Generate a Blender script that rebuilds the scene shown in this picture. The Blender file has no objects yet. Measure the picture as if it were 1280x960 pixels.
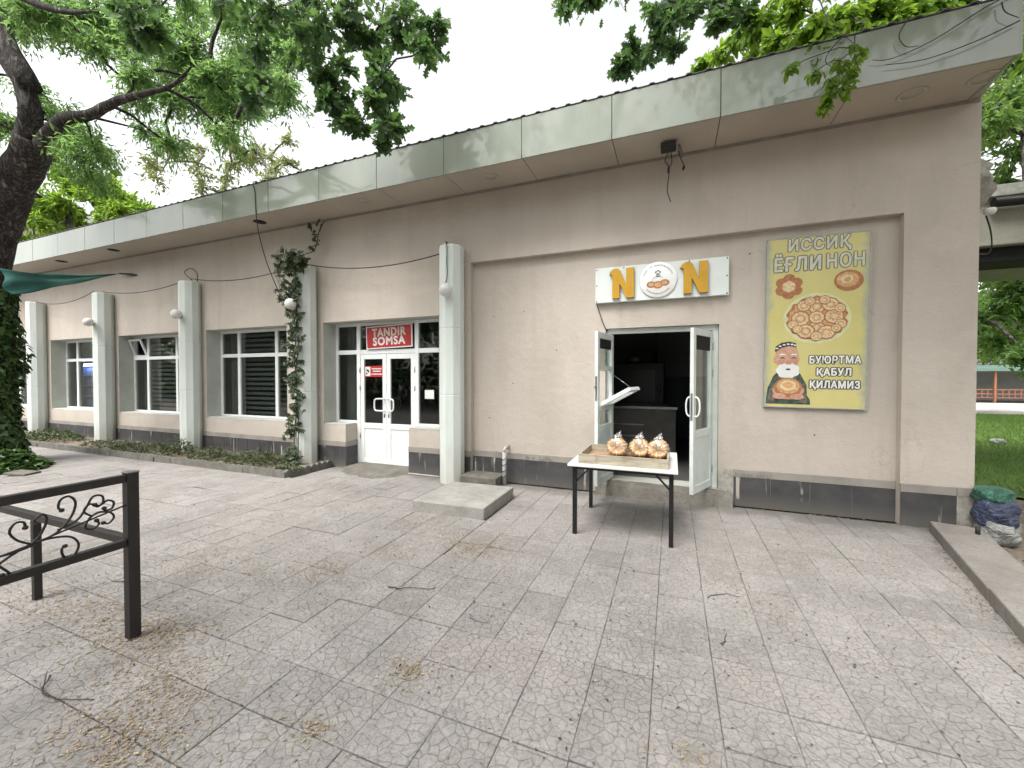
import bpy, bmesh, math, random
import numpy as np
from mathutils import Vector, Matrix

random.seed(11)
rng = np.random.default_rng(11)
scene = bpy.context.scene
COL = scene.collection
R = math.radians

# ------------------------------------------------------------------ camera
cam_data = bpy.data.cameras.new('camera')
cam = bpy.data.objects.new('camera', cam_data)
COL.objects.link(cam)
CAM_F, CAM_YAW, CAM_PITCH = 508.0, R(21.5), R(1.0)
CAM_POS = Vector((0, -5.78, 1.65))
fw = Vector((-math.sin(CAM_YAW) * math.cos(CAM_PITCH), math.cos(CAM_YAW) * math.cos(CAM_PITCH), -math.sin(CAM_PITCH)))
rt = Vector((math.cos(CAM_YAW), math.sin(CAM_YAW), 0))
upv = rt.cross(fw)
rot = Matrix((rt, upv, -fw)).transposed()
cam.matrix_world = Matrix.Translation(CAM_POS) @ rot.to_4x4()
cam_data.sensor_width = 36.0
cam_data.lens = CAM_F / 1280.0 * 36.0
cam_data.clip_start = 0.05
cam_data.clip_end = 2000
scene.camera = cam

# ------------------------------------------------------------------ light
SUN_EL, SUN_AZ = R(60), R(200)         # azimuth clockwise from +Y: high, behind the camera and to the left
world = bpy.data.worlds.new('World')
scene.world = world
world.use_nodes = True
wn = world.node_tree
for n_ in list(wn.nodes):
    wn.nodes.remove(n_)
w_out = wn.nodes.new('ShaderNodeOutputWorld')
w_bg = wn.nodes.new('ShaderNodeBackground')
w_sky = wn.nodes.new('ShaderNodeTexSky')
w_sky.sky_type = 'NISHITA'
w_sky.sun_disc = False
w_sky.sun_elevation = SUN_EL
w_sky.sun_rotation = SUN_AZ
w_sky.air_density = 1.0
w_sky.dust_density = 4.0
w_hsv = wn.nodes.new('ShaderNodeHueSaturation')     # overcast: the blue is veiled by cloud
w_hsv.inputs['Saturation'].default_value = 0.10
w_bg.inputs['Strength'].default_value = 0.14
wn.links.new(w_sky.outputs[0], w_hsv.inputs['Color'])
wn.links.new(w_hsv.outputs[0], w_bg.inputs['Color'])
wn.links.new(w_bg.outputs[0], w_out.inputs['Surface'])

sun_data = bpy.data.lights.new('sun', 'SUN')
sun_data.energy = 1.35
sun_data.angle = R(26)
sun_data.color = (1.0, 0.965, 0.91)
sun = bpy.data.objects.new('sun', sun_data)
COL.objects.link(sun)
sdir = Vector((math.sin(SUN_AZ) * math.cos(SUN_EL), math.cos(SUN_AZ) * math.cos(SUN_EL), math.sin(SUN_EL)))
sun.rotation_euler = sdir.to_track_quat('Z', 'Y').to_euler()
sun.location = sdir * 30

scene.view_settings.view_transform = 'Standard'
scene.view_settings.look = 'None'
scene.view_settings.exposure = 1.56
scene.view_settings.gamma = 1.0
scene.view_settings.use_curve_mapping = False
scene.cycles.use_denoising = True
scene.cycles.max_bounces = 8
scene.cycles.diffuse_bounces = 4
scene.cycles.glossy_bounces = 4
scene.cycles.transparent_max_bounces = 16
scene.cycles.sample_clamp_indirect = 6

# ------------------------------------------------------------------ material helpers
class NT:
    def __init__(self, name):
        self.m = bpy.data.materials.new(name)
        self.m.use_nodes = True
        self.t = self.m.node_tree
        self.b = self.t.nodes['Principled BSDF']
        self.out = self.t.nodes['Material Output']
    def n(self, kind, **kw):
        nd = self.t.nodes.new(kind)
        for k, v in kw.items():
            setattr(nd, k, v)
        return nd
    def set(self, sock, v):
        if isinstance(v, bpy.types.NodeSocket):
            self.t.links.new(v, sock)
        else:
            sock.default_value = v
    def pos(self):
        return self.n('ShaderNodeNewGeometry').outputs['Position']
    def objco(self):
        return self.n('ShaderNodeTexCoord').outputs['Object']
    def map(self, co, scale=(1, 1, 1), loc=(0, 0, 0)):
        m = self.n('ShaderNodeMapping')
        self.set(m.inputs['Vector'], co)
        m.inputs['Scale'].default_value = scale
        m.inputs['Location'].default_value = loc
        return m.outputs[0]
    def noise(self, co, scale, detail=4, rough=.55, dist=0.0):
        nd = self.n('ShaderNodeTexNoise')
        self.set(nd.inputs['Vector'], co)
        nd.inputs['Scale'].default_value = scale
        nd.inputs['Detail'].default_value = detail
        nd.inputs['Roughness'].default_value = rough
        nd.inputs['Distortion'].default_value = dist
        return nd.outputs['Fac']
    def ramp(self, fac, stops, mode='LINEAR'):
        nd = self.n('ShaderNodeValToRGB')
        nd.color_ramp.interpolation = mode
        self.set(nd.inputs[0], fac)
        e = nd.color_ramp.elements
        while len(e) < len(stops):
            e.new(.5)
        for i, (p, c) in enumerate(stops):
            e[i].position = p
            if not hasattr(c, '__len__'):
                c = (c, c, c)
            e[i].color = (c[0], c[1], c[2], 1)
        return nd.outputs[0]
    def mix(self, fac, a, b, mode='MIX'):
        nd = self.n('ShaderNodeMix', data_type='RGBA', blend_type=mode)
        self.set(nd.inputs[0], fac)
        for s, v in ((nd.inputs[6], a), (nd.inputs[7], b)):
            if not isinstance(v, bpy.types.NodeSocket):
                v = (v[0], v[1], v[2], 1)
            self.set(s, v)
        return nd.outputs[2]
    def math(self, op, a, b=0.0, c=0.0):
        nd = self.n('ShaderNodeMath', operation=op)
        self.set(nd.inputs[0], a)
        self.set(nd.inputs[1], b)
        self.set(nd.inputs[2], c)
        return nd.outputs[0]
    def sep(self, v):
        nd = self.n('ShaderNodeSeparateXYZ')
        self.set(nd.inputs[0], v)
        return nd.outputs
    def bump(self, h, strength=.3, dist=.01, normal=None):
        nd = self.n('ShaderNodeBump')
        self.set(nd.inputs['Height'], h)
        nd.inputs['Strength'].default_value = strength
        nd.inputs['Distance'].default_value = dist
        if normal:
            self.set(nd.inputs['Normal'], normal)
        return nd.outputs[0]
    def base(self, c, rough=.6, metal=0.0, spec=.5):
        if not isinstance(c, bpy.types.NodeSocket):
            c = (c[0], c[1], c[2], 1)
        self.set(self.b.inputs['Base Color'], c)
        self.set(self.b.inputs['Roughness'], rough)
        self.b.inputs['Metallic'].default_value = metal
        self.b.inputs['Specular IOR Level'].default_value = spec
        return self
    def normal(self, s):
        self.set(self.b.inputs['Normal'], s)

def simple(name, c, rough=.5, metal=0.0, var=.12, scale=9.0, bump=.08, spec=.5):
    """a plain painted / moulded surface with grime and fine relief"""
    k = NT(name)
    co = k.objco()
    f = k.noise(co, scale, 6, .6)
    lo = tuple(x * (1 - var) for x in c)
    hi = tuple(min(1, x * (1 + var * .6)) for x in c)
    col = k.ramp(f, [(.3, lo), (.7, hi)])
    k.base(col, k.math('MULTIPLY_ADD', f, .25, rough - .12), metal, spec)
    k.normal(k.bump(k.noise(co, scale * 9, 3), bump, .004))
    return k.m

M = {}
# --- stucco wall
k = NT('pink_stucco')
co = k.pos()
big = k.noise(co, .55, 5, .6)
mid = k.noise(k.map(co, (1, 1, .25)), 2.2, 6, .65)
col = k.ramp(big, [(.3, (.450, .400, .352)), (.55, (.495, .442, .392)), (.75, (.52, .465, .412))])
col = k.mix(k.ramp(mid, [(.42, 0), (.75, .35)]), col, (.33, .285, .24))
fine = k.noise(co, 42, 5, .6)
col = k.mix(k.ramp(fine, [(.3, .18), (.5, 0)]), col, (.36, .31, .265))
x_, y_, z_ = k.sep(co)
damp = k.ramp(k.math('ADD', z_, k.math('MULTIPLY', mid, .5)), [(.62, .35), (.95, 0)])
col = k.mix(damp, col, (.36, .31, .26))
rain = k.math('MULTIPLY', k.ramp(k.noise(k.map(co, (1, 1, .04)), 5.5, 5, .6), [(.52, 0), (.72, .42)]), k.ramp(k.noise(co, .8, 3), [(.40, .1), (.62, 1)]))
col = k.mix(rain, col, (.375, .325, .265))
vc = k.n('ShaderNodeTexVoronoi', feature='DISTANCE_TO_EDGE')
cd = k.n('ShaderNodeVectorMath', operation='MULTIPLY_ADD')
cn = k.n('ShaderNodeTexNoise'); k.set(cn.inputs['Vector'], co); cn.inputs['Scale'].default_value = 2.6; cn.inputs['Detail'].default_value = 6
k.set(cd.inputs[0], cn.outputs['Color']); cd.inputs[1].default_value = (.9, .9, .9); k.set(cd.inputs[2], co)
k.set(vc.inputs['Vector'], cd.outputs[0]); vc.inputs['Scale'].default_value = .55
crack = k.math('MULTIPLY', k.ramp(vc.outputs['Distance'], [(.0, 1), (.006, 0)]), k.ramp(k.noise(co, .7, 2), [(.52, 0), (.66, .26)]))
col = k.mix(crack, col, (.22, .185, .15))
patchy = k.ramp(k.noise(k.map(co, (1, 1, 1), (5, 2, 1)), .9, 2, .4), [(.58, 0), (.60, .22)])
col = k.mix(patchy, col, (.56, .50, .44))
spot = k.ramp(k.noise(co, 6.5, 2, .5), [(.74, 0), (.78, .45)])
col = k.mix(spot, col, (.36, .32, .28))
k.base(col, .88, 0, .25)
h = k.math('ADD', k.math('MULTIPLY', fine, .6), k.math('MULTIPLY', k.noise(co, 9, 3), 1.6))
k.normal(k.bump(h, .42, .012))
M['stucco'] = k.m
# --- jamb paint (grey-green reveal)
M['reveal'] = simple('reveal_paint', (.46, .47, .43), .7, var=.14, scale=3, bump=.15)
M['band'] = simple('grey_band', (.27, .245, .22), .8, var=.22, scale=3.5, bump=.3)
# --- plinth tile with paint runs
k = NT('plinth_tile_glaze')
co = k.pos()
streak = k.noise(k.map(co, (1, 1, .05)), 16, 3, .5)
dirt = k.noise(co, 5, 6, .65)
col = k.ramp(dirt, [(.3, (.038, .038, .041)), (.7, (.075, .073, .074))])
x_, y_, z_ = k.sep(co)
gate = k.math('MULTIPLY', k.ramp(streak, [(.61, 0), (.66, 1)]), k.ramp(k.noise(co, 3.1, 3), [(.48, 0), (.58, .75)]))
col = k.mix(gate, col, (.5, .46, .41))
dust = k.ramp(k.math('ADD', z_, k.math('MULTIPLY', dirt, .22)), [(.10, .55), (.30, 0)])
col = k.mix(dust, col, (.16, .145, .125))
k.base(col, k.ramp(dirt, [(.3, .42), (.7, .65)]), 0, .35)
k.normal(k.bump(k.noise(co, 30, 3), .08, .004))
M['plinth'] = k.m
# --- rough concrete
def concrete(name, lo, hi, scale=4.0, bump=.5):
    k = NT(name)
    co = k.pos()
    a = k.noise(co, scale, 8, .65)
    col = k.ramp(a, [(.28, lo), (.72, hi)])
    b = k.noise(co, 38, 4, .6)
    col = k.mix(k.ramp(b, [(.30, .45), (.48, 0)]), col, tuple(x * .6 for x in lo))
    k.base(col, .92, 0, .2)
    k.normal(k.bump(k.math('ADD', a, k.math('MULTIPLY', b, .5)), bump, .02))
    return k.m
M['concrete'] = concrete('weathered_concrete', (.21, .20, .185), (.36, .345, .32))
M['concrete_dark'] = concrete('damp_concrete', (.10, .092, .08), (.20, .185, .16), 5, .8)
M['concrete_kerb'] = concrete('kerb_concrete', (.17, .155, .14), (.27, .25, .23), 3)
M['plaster_patch'] = concrete('broken_plaster', (.22, .205, .18), (.42, .40, .36), 7, .9)
M['edging'] = concrete('edging_concrete', (.10, .097, .085), (.20, .19, .17), 6, .5)
M['canopy'] = concrete('canopy_concrete', (.26, .26, .22), (.36, .355, .31), 2.2, .2)
# --- paving tile: stamped crackle
k = NT('crackle_paving')
co = k.pos()
x_, y_, z_ = k.sep(co)
TS = .315
cx = k.math('FLOOR', k.math('DIVIDE', k.math('ADD', x_, .088), TS))
cy = k.math('FLOOR', k.math('DIVIDE', k.math('ADD', y_, 2.83), TS))
comb = k.n('ShaderNodeCombineXYZ')
k.set(comb.inputs[0], cx); k.set(comb.inputs[1], cy)
wn_ = k.n('ShaderNodeTexWhiteNoise', noise_dimensions='3D')
k.set(wn_.inputs['Vector'], comb.outputs[0])
rnd = wn_.outputs['Value']
off = k.n('ShaderNodeVectorMath', operation='SCALE')
k.set(off.inputs[0], wn_.outputs['Color']); off.inputs['Scale'].default_value = 40
flat = k.n('ShaderNodeCombineXYZ')
k.set(flat.inputs[0], x_); k.set(flat.inputs[1], y_)
wob = k.n('ShaderNodeTexNoise'); k.set(wob.inputs['Vector'], co); wob.inputs['Scale'].default_value = 11
wv = k.n('ShaderNodeVectorMath', operation='MULTIPLY_ADD')
k.set(wv.inputs[0], wob.outputs['Color']); wv.inputs[1].default_value = (.035, .035, 0); k.set(wv.inputs[2], flat.outputs[0])
av = k.n('ShaderNodeVectorMath', operation='ADD')
k.set(av.inputs[0], wv.outputs[0]); k.set(av.inputs[1], off.outputs[0])
vor = k.n('ShaderNodeTexVoronoi', feature='DISTANCE_TO_EDGE', voronoi_dimensions='2D')
k.set(vor.inputs['Vector'], av.outputs[0]); vor.inputs['Scale'].default_value = 19
vcell = k.n('ShaderNodeTexVoronoi', feature='F1', voronoi_dimensions='2D')
k.set(vcell.inputs['Vector'], av.outputs[0]); vcell.inputs['Scale'].default_value = 19
edge = vor.outputs['Distance']
wear = k.noise(co, 1.9, 6, .65)
groove = k.ramp(edge, [(.012, 1), (.048, 0)])
groove = k.math('MULTIPLY', groove, k.ramp(wear, [(.30, .10), (.66, .80)]))
tone = k.ramp(rnd, [(0, (.228, .213, .204)), (.35, (.270, .253, .243)), (.7, (.300, .283, .272)), (1, (.262, .236, .224))])
cellv = k.sep(vcell.outputs['Color'])[0]
tone = k.mix(k.math('MULTIPLY', cellv, .22), tone, (.32, .312, .30))
patch = k.noise(co, .45, 5, .6)
tone = k.mix(k.ramp(patch, [(.42, .0), (.70, .45)]), tone, (.28, .256, .234))
tone = k.mix(k.ramp(k.noise(k.map(co, (1, 1, 1), (7, 3, 0)), .8, 6, .7), [(.46, 0), (.70, .75)]), tone, (.155, .147, .137))
pale = k.ramp(k.noise(k.map(co, (1, 1, 1), (2, 9, 0)), 2.6, 5, .6), [(.60, 0), (.74, .55)])
tone = k.mix(pale, tone, (.375, .362, .345))
fine = k.noise(co, 60, 5, .7)
tone = k.mix(k.ramp(fine, [(.34, .7), (.54, 0)]), tone, (.13, .118, .108))
rub = k.noise(k.map(co, (1, 1, 1), (4, 4, 0)), 9, 7, .75)
tone = k.mix(k.ramp(rub, [(.50, 0), (.72, .55)]), tone, (.37, .345, .325))
tone = k.mix(k.ramp(rub, [(.26, .6), (.42, 0)]), tone, (.165, .148, .135))
tone = k.mix(groove, tone, (.085, .077, .071))
wallgrime = k.ramp(k.math('ADD', y_, k.math('MULTIPLY', wear, .7)), [(-.45, 0), (.25, .75)])
tone = k.mix(wallgrime, tone, (.135, .125, .115))
k.base(tone, .85, 0, .3)
hh = k.math('MULTIPLY_ADD', k.ramp(edge, [(0, 0), (.10, 1)]), .8, k.math('MULTIPLY', fine, .35))
hh = k.math('ADD', hh, k.math('MULTIPLY', cellv, .35))
k.normal(k.bump(hh, .55, .006))
M['paving'] = k.m
# --- soils
k = NT('bare_soil')
co = k.pos()
a = k.noise(co, 1.8, 8, .65); b = k.noise(co, 30, 5, .65)
col = k.ramp(a, [(.3, (.13, .105, .08)), (.7, (.25, .215, .17))])
col = k.mix(k.ramp(b, [(.35, .6), (.55, 0)]), col, (.07, .055, .04))
k.base(col, .95, 0, .15); k.normal(k.bump(b, .7, .03))
M['soil'] = k.m
k = NT('joint_dust')
co = k.pos(); a = k.noise(co, 12, 6, .65)
b = k.noise(co, 1.1, 4, .6)
k.base(k.mix(k.ramp(b, [(.42, 0), (.6, 1)]), k.ramp(a, [(.3, (.06, .055, .048)), (.7, (.13, .12, .105))]), (.215, .20, .18)), .95, 0, .15)
k.normal(k.bump(a, .6, .01))
M['joint'] = k.m
k = NT('lawn_turf')
co = k.pos(); a = k.noise(co, 1.5, 6, .6); b = k.noise(co, 40, 4, .6)
col = k.ramp(a, [(.3, (.06, .11, .025)), (.7, (.11, .17, .04))])
col = k.mix(k.ramp(b, [(.35, .5), (.55, 0)]), col, (.03, .045, .015))
k.base(col, .95, 0, .15); k.normal(k.bump(b, .8, .03))
M['turf'] = k.m
# --- fascia: pale glossy composite
k = NT('fascia_panel')
co = k.pos()
a = k.noise(k.map(co, (1, 1, .35)), 1.6, 6, .6)
col = k.ramp(a, [(.3, (.255, .28, .242)), (.7, (.30, .325, .28))])
run = k.ramp(k.noise(k.map(co, (1, 1, .08)), 7, 4, .6), [(.58, 0), (.75, .22)])
col = k.mix(run, col, (.20, .22, .185))
k.base(col, k.ramp(a, [(.3, .05), (.7, .10)]), 0, .55)
k.normal(k.bump(k.noise(co, .9, 2), .03, .05))
M['fascia'] = k.m
M['soffit'] = simple('soffit_panel', (.43, .385, .325), .45, var=.12, scale=1.6, bump=.03)
M['ring'] = simple('lamp_ring', (.42, .40, .36), .5)
M['black'] = simple('black_plastic', (.012, .012, .013), .4, bump=.05)
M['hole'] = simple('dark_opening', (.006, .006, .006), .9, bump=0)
M['roof'] = simple('roof_sheet', (.20, .20, .185), .6, .3, var=.3, scale=2)
M['column'] = None
k = NT('column_cladding')
co = k.pos()
a = k.noise(k.map(co, (1, 1, .15)), 5, 6, .65)
col = k.ramp(a, [(.28, (.56, .60, .57)), (.6, (.66, .70, .67))])
x_, y_, z_ = k.sep(co)
st = k.ramp(k.math('ADD', z_, k.math('MULTIPLY', a, .7)), [(.45, .55), (.95, 0)])
col = k.mix(st, col, (.40, .38, .33))
rust = k.ramp(k.noise(k.map(co, (1, 1, .3)), 9, 6, .7), [(.66, 0), (.80, .35)])
col = k.mix(rust, col, (.30, .26, .20))
k.base(col, .5, 0, .4); k.normal(k.bump(a, .15, .01))
M['column'] = k.m
M['upvc'] = simple('white_upvc', (.74, .76, .75), .35, var=.06, scale=5, bump=.03)
M['upvc_old'] = simple('worn_white_upvc', (.62, .66, .63), .4, var=.12, scale=5, bump=.06)
M['gasket'] = simple('grey_gasket', (.10, .105, .10), .6)
M['globe'] = simple('opal_globe', (.66, .66, .64), .3, var=.08, scale=6, bump=.02)
M['interior'] = simple('interior_paint', (.30, .31, .30), .8, scale=2)
M['dado'] = simple('dado_paint', (.05, .09, .095), .6, scale=2)
M['floor_in'] = simple('inner_floor', (.10, .095, .09), .5, var=.5, scale=20)
M['counter'] = simple('dark_counter', (.07, .065, .06), .45, var=.3)
M['steel'] = simple('worn_steel', (.30, .30, .30), .35, .8, var=.2)
M['oven'] = simple('oven_black', (.018, .018, .020), .5, var=.3)
M['blind'] = simple('blind_slat', (.27, .28, .275), .6, var=.2)
M['curtain'] = simple('curtain_cloth', (.24, .26, .235), .9, var=.2, scale=4)
# --- glass
def glass(name, tint, extra=.03, rough=.015, glossc=(1, 1, 1)):
    k = NT(name)
    tr = k.n('ShaderNodeBsdfTransparent'); tr.inputs[0].default_value = (*tint, 1)
    gl = k.n('ShaderNodeBsdfGlossy'); gl.inputs['Roughness'].default_value = rough
    gl.inputs['Color'].default_value = (*glossc, 1)
    lw = k.n('ShaderNodeLayerWeight'); lw.inputs['Blend'].default_value = .5
    fr = k.math('MULTIPLY_ADD', k.math('POWER', lw.outputs['Facing'], 4.0), .9, .035)
    wav = k.bump(k.noise(k.objco(), 1.1, 2), .03, .05)
    k.set(gl.inputs['Normal'], wav)
    mx = k.n('ShaderNodeMixShader')
    k.set(mx.inputs[0], k.math('ADD', fr, extra))
    k.set(mx.inputs[1], tr.outputs[0]); k.set(mx.inputs[2], gl.outputs[0])
    k.set(k.out.inputs['Surface'], mx.outputs[0])
    return k.m
M['glass'] = glass('window_glass', (.70, .72, .71), .0)
M['glass_door'] = glass('door_glass', (.80, .84, .82), .03)
# --- crinkled bag film
k = NT('bag_film')
tr = k.n('ShaderNodeBsdfTransparent'); tr.inputs[0].default_value = (.97, .97, .97, 1)
gl = k.n('ShaderNodeBsdfGlossy'); gl.inputs['Roughness'].default_value = .2
co = k.objco()
nz = k.noise(k.map(co, (1, 1, .45)), 15, 3, .5, 1.6)
k.set(gl.inputs['Normal'], k.bump(nz, .7, .03))
mx = k.n('ShaderNodeMixShader')
k.set(mx.inputs[0], k.ramp(nz, [(.45, .07), (.66, .34)]))
k.set(mx.inputs[1], tr.outputs[0]); k.set(mx.inputs[2], gl.outputs[0])
k.set(k.out.inputs['Surface'], mx.outputs[0])
M['film'] = k.m
# --- woods, metals, cloth
k = NT('tray_wood')
co = k.objco()
a = k.noise(k.map(co, (1.5, 14, 14)), 3, 6, .6)
col = k.ramp(a, [(.3, (.27, .235, .175)), (.7, (.46, .41, .32))])
col = k.mix(k.ramp(k.noise(co, 9, 5), [(.55, 0), (.7, .5)]), col, (.17, .125, .08))
k.base(col, .75, 0, .25); k.normal(k.bump(a, .3, .004))
M['wood'] = k.m
k = NT('tray_floor_wood')
co = k.objco()
a = k.noise(k.map(co, (1.5, 12, 12)), 3, 6, .6)
col = k.ramp(a, [(.3, (.26, .15, .095)), (.7, (.44, .28, .18))])
k.base(col, .75, 0, .25)
M['woodred'] = k.m
M['tabletop'] = simple('white_laminate', (.72, .71, .68), .35, var=.07, scale=6, bump=.02)
M['tableleg'] = simple('black_enamel', (.006, .006, .0065), .45, var=.4, scale=12, bump=.06)
M['rail'] = simple('brown_black_enamel', (.014, .0095, .009), .5, var=.5, scale=14, bump=.12)
M['net'] = simple('green_net_cloth', (.012, .085, .070), .85, var=.25, scale=3, bump=.2)
M['cable'] = simple('black_cable', (.018, .017, .016), .6)
M['wirebrown'] = simple('brown_twine', (.10, .075, .055), .8)
M['asphalt'] = concrete('street_asphalt', (.045, .045, .046), (.075, .073, .072), 3, .3)
M['pipe'] = simple('wrapped_pipe', (.42, .42, .39), .6, var=.3, scale=14, bump=.4)
M['rust'] = simple('orange_enamel', (.26, .10, .05), .5)
M['greenroof'] = simple('green_roof', (.10, .16, .13), .5)
M['whitepath'] = concrete('pale_concrete', (.40, .385, .36), (.52, .50, .47), 1.5, .2)
M['bag_green'] = simple('green_bag', (.035, .13, .085), .4, var=.55, scale=16, bump=.5)
M['bag_blue'] = simple('blue_bag', (.05, .065, .12), .4, var=.7, scale=14, bump=.5)
M['bag_white'] = simple('white_sack', (.30, .31, .29), .55, var=.45, scale=18, bump=.5)
M['fridge'] = simple('blue_cabinet', (.05, .10, .42), .4)
M['bottle'] = simple('blue_bottles', (.20, .33, .70), .25, var=.6, scale=20)
k = NT('lit_tube'); k.b.inputs['Emission Color'].default_value = (.85, .92, 1, 1); k.b.inputs['Emission Strength'].default_value = 14
M['tube'] = k.m
for key in ('bag_green', 'bag_blue', 'bag_white'):      # creased film
    nt_m = M[key].node_tree
    nz_ = nt_m.nodes.new('ShaderNodeTexNoise'); nz_.inputs['Scale'].default_value = 9; nz_.inputs['Detail'].default_value = 7; nz_.inputs['Distortion'].default_value = 2.2
    tc_ = nt_m.nodes.new('ShaderNodeTexCoord'); nt_m.links.new(tc_.outputs['Object'], nz_.inputs['Vector'])
    bp_ = nt_m.nodes.new('ShaderNodeBump'); bp_.inputs['Strength'].default_value = 1.0; bp_.inputs['Distance'].default_value = .06
    nt_m.links.new(nz_.outputs['Fac'], bp_.inputs['Height']); nt_m.links.new(bp_.outputs[0], nt_m.nodes['Principled BSDF'].inputs['Normal'])
M['grout'] = simple('plinth_grout', (.17, .165, .155), .9, var=.3)
# --- bread
k = NT('glazed_bread')
co = k.objco()
a = k.noise(co, 22, 5, .6)
x_, y_, z_ = k.sep(co)
r_ = k.math('POWER', k.math('ADD', k.math('MULTIPLY', x_, x_), k.math('MULTIPLY', z_, z_)), .5)
rr = k.math('ADD', k.math('DIVIDE', r_, .095), k.math('MULTIPLY', k.math('SUBTRACT', a, .5), .5))
ang = k.math('ADD', k.math('ARCTAN2', z_, x_), k.math('MULTIPLY', k.noise(co, 11, 3), 1.3))
cut = k.math('SINE', k.math('MULTIPLY', ang, 15))
col = k.ramp(rr, [(.05, (.58, .40, .21)), (.4, (.42, .235, .10)), (.75, (.50, .32, .15)), (1.05, (.42, .24, .11))])
col = k.mix(k.math('MULTIPLY', k.ramp(cut, [(.45, 0), (.75, .9)]), k.ramp(rr, [(.2, 0), (.4, 1)])), col, (.64, .54, .38))
col = k.mix(k.ramp(k.noise(co, 9, 4), [(.55, 0), (.7, .4)]), col, (.34, .15, .07))
k.base(col, .4, 0, .5); k.normal(k.bump(k.math('ADD', a, k.math('MULTIPLY', cut, .4)), .5, .008))
M['bread'] = k.m
# --- signs and print
M['sign_white'] = simple('sign_board', (.66, .70, .68), .4, var=.08, scale=3, bump=.03)
M['amber'] = simple('amber_acrylic', (.50, .275, .015), .4, var=.12, scale=8, bump=.05)
M['amber_side'] = simple('dark_return', (.06, .035, .015), .6)
M['disc_white'] = simple('disc_white', (.74, .76, .75), .4, var=.05)
M['p_grey'] = simple('print_grey', (.10, .12, .17), .6)
M['p_midgrey'] = simple('print_midgrey', (.33, .36, .40), .6)
M['p_brown'] = simple('print_brown', (.40, .17, .08), .6, var=.45, scale=60)
M['p_dark'] = simple('print_dark', (.035, .04, .04), .6)
M['p_white'] = simple('print_white', (.72, .72, .70), .6, var=.1)
M['p_fade'] = simple('print_faded_white', (.56, .56, .48), .6, var=.2, scale=14)
M['p_outline'] = simple('print_faded_outline', (.17, .17, .12), .6)
M['p_glow'] = simple('print_glow', (.60, .60, .34), .6)
M['p_skin'] = simple('print_skin', (.55, .31, .22), .6, var=.25, scale=18)
M['p_blush'] = simple('print_blush', (.50, .24, .17), .6)
M['p_crust'] = simple('print_crust', (.40, .165, .075), .6, var=.4, scale=30)
M['p_gold'] = simple('print_gold', (.58, .34, .15), .6, var=.4, scale=34)
M['p_cream'] = simple('print_cream', (.68, .52, .32), .6, var=.25, scale=34)
M['p_green'] = simple('print_robe', (.05, .085, .06), .6, var=.9, scale=20)
M['p_robe2'] = simple('print_robe_pattern', (.16, .14, .11), .6, var=.9, scale=26)
M['red'] = simple('red_sign', (.44, .025, .03), .35, var=.2, scale=4, bump=.03)
k = NT('poster_print')
co = k.objco()
a = k.noise(co, 1.4, 5, .6); b = k.noise(co, 7, 6, .7)
col = k.ramp(a, [(.3, (.52, .47, .165)), (.7, (.60, .535, .235))])
x_, y_, z_ = k.sep(co)
edge1 = k.math('ABSOLUTE', k.math('SUBTRACT', x_, .5))
worn = k.ramp(k.math('ADD', edge1, k.math('MULTIPLY', k.math('SUBTRACT', b, .5), .22)), [(.43, 0), (.50, .8)])
col = k.mix(worn, col, (.33, .345, .30))
topw = k.ramp(k.math('ADD', z_, k.math('MULTIPLY', k.math('SUBTRACT', b, .5), .4)), [(1.86, 0), (2.04, .85)])
col = k.mix(topw, col, (.36, .38, .35))
k.base(col, .5, 0, .4)
M['poster'] = k.m
M['frame_alu'] = simple('grey_board_edge', (.36, .37, .34), .5, var=.25, scale=10)
# --- bark and leaves
def bark(name, lo, hi):
    k = NT(name)
    co = k.pos()
    a = k.noise(k.map(co, (1, 1, .15)), 11, 8, .7, .8)
    b = k.noise(k.map(co, (1, 1, .35)), 5, 6, .65, .4)
    ridge = k.math('ABSOLUTE', k.math('SUBTRACT', a, .5))
    f = k.math('ADD', k.math('MULTIPLY', k.ramp(ridge, [(0, 0), (.14, 1)]), .6), k.math('MULTIPLY', b, .4))
    k.base(k.ramp(f, [(.22, lo), (.55, tuple((p_ + q_) / 2 for p_, q_ in zip(lo, hi))), (.85, hi)]), .95, 0, .15)
    k.normal(k.bump(f, 1.0, .03))
    return k.m
M['bark'] = bark('furrowed_bark', (.03, .026, .024), (.23, .21, .195))
M['bark_pale'] = bark('pale_bark', (.12, .105, .085), (.26, .235, .20))
M['twig'] = simple('twig_bark', (.055, .042, .032), .85)
def leafmat(name, cols, trans, tfac=.4, rough=.45):
    k = NT(name)
    g = k.n('ShaderNodeNewGeometry')
    r = g.outputs['Random Per Island']
    n_ = len(cols) - 1
    col = k.ramp(r, [(i / n_, c) for i, c in enumerate(cols)])
    k.base(col, rough, 0, .35)
    tl = k.n('ShaderNodeBsdfTranslucent')
    k.set(tl.inputs['Color'], k.mix(.55, col, trans))
    mx = k.n('ShaderNodeMixShader')
    mx.inputs[0].default_value = tfac
    k.set(mx.inputs[1], k.b.outputs[0]); k.set(mx.inputs[2], tl.outputs[0])
    k.set(k.out.inputs['Surface'], mx.outputs[0])
    return k.m
M['leaf_ash'] = leafmat('ash_leaf', [(.08, .145, .06), (.11, .195, .065), (.155, .25, .075), (.085, .16, .065)], (.34, .56, .15), .64)
M['leaf_oak'] = leafmat('oak_leaf', [(.045, .088, .058), (.058, .11, .052), (.09, .155, .045), (.05, .095, .058)], (.18, .33, .07), .5)
M['leaf_bright'] = leafmat('bright_leaf', [(.08, .16, .024), (.12, .22, .03), (.16, .26, .035), (.09, .18, .026)], (.36, .56, .05), .58)
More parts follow.
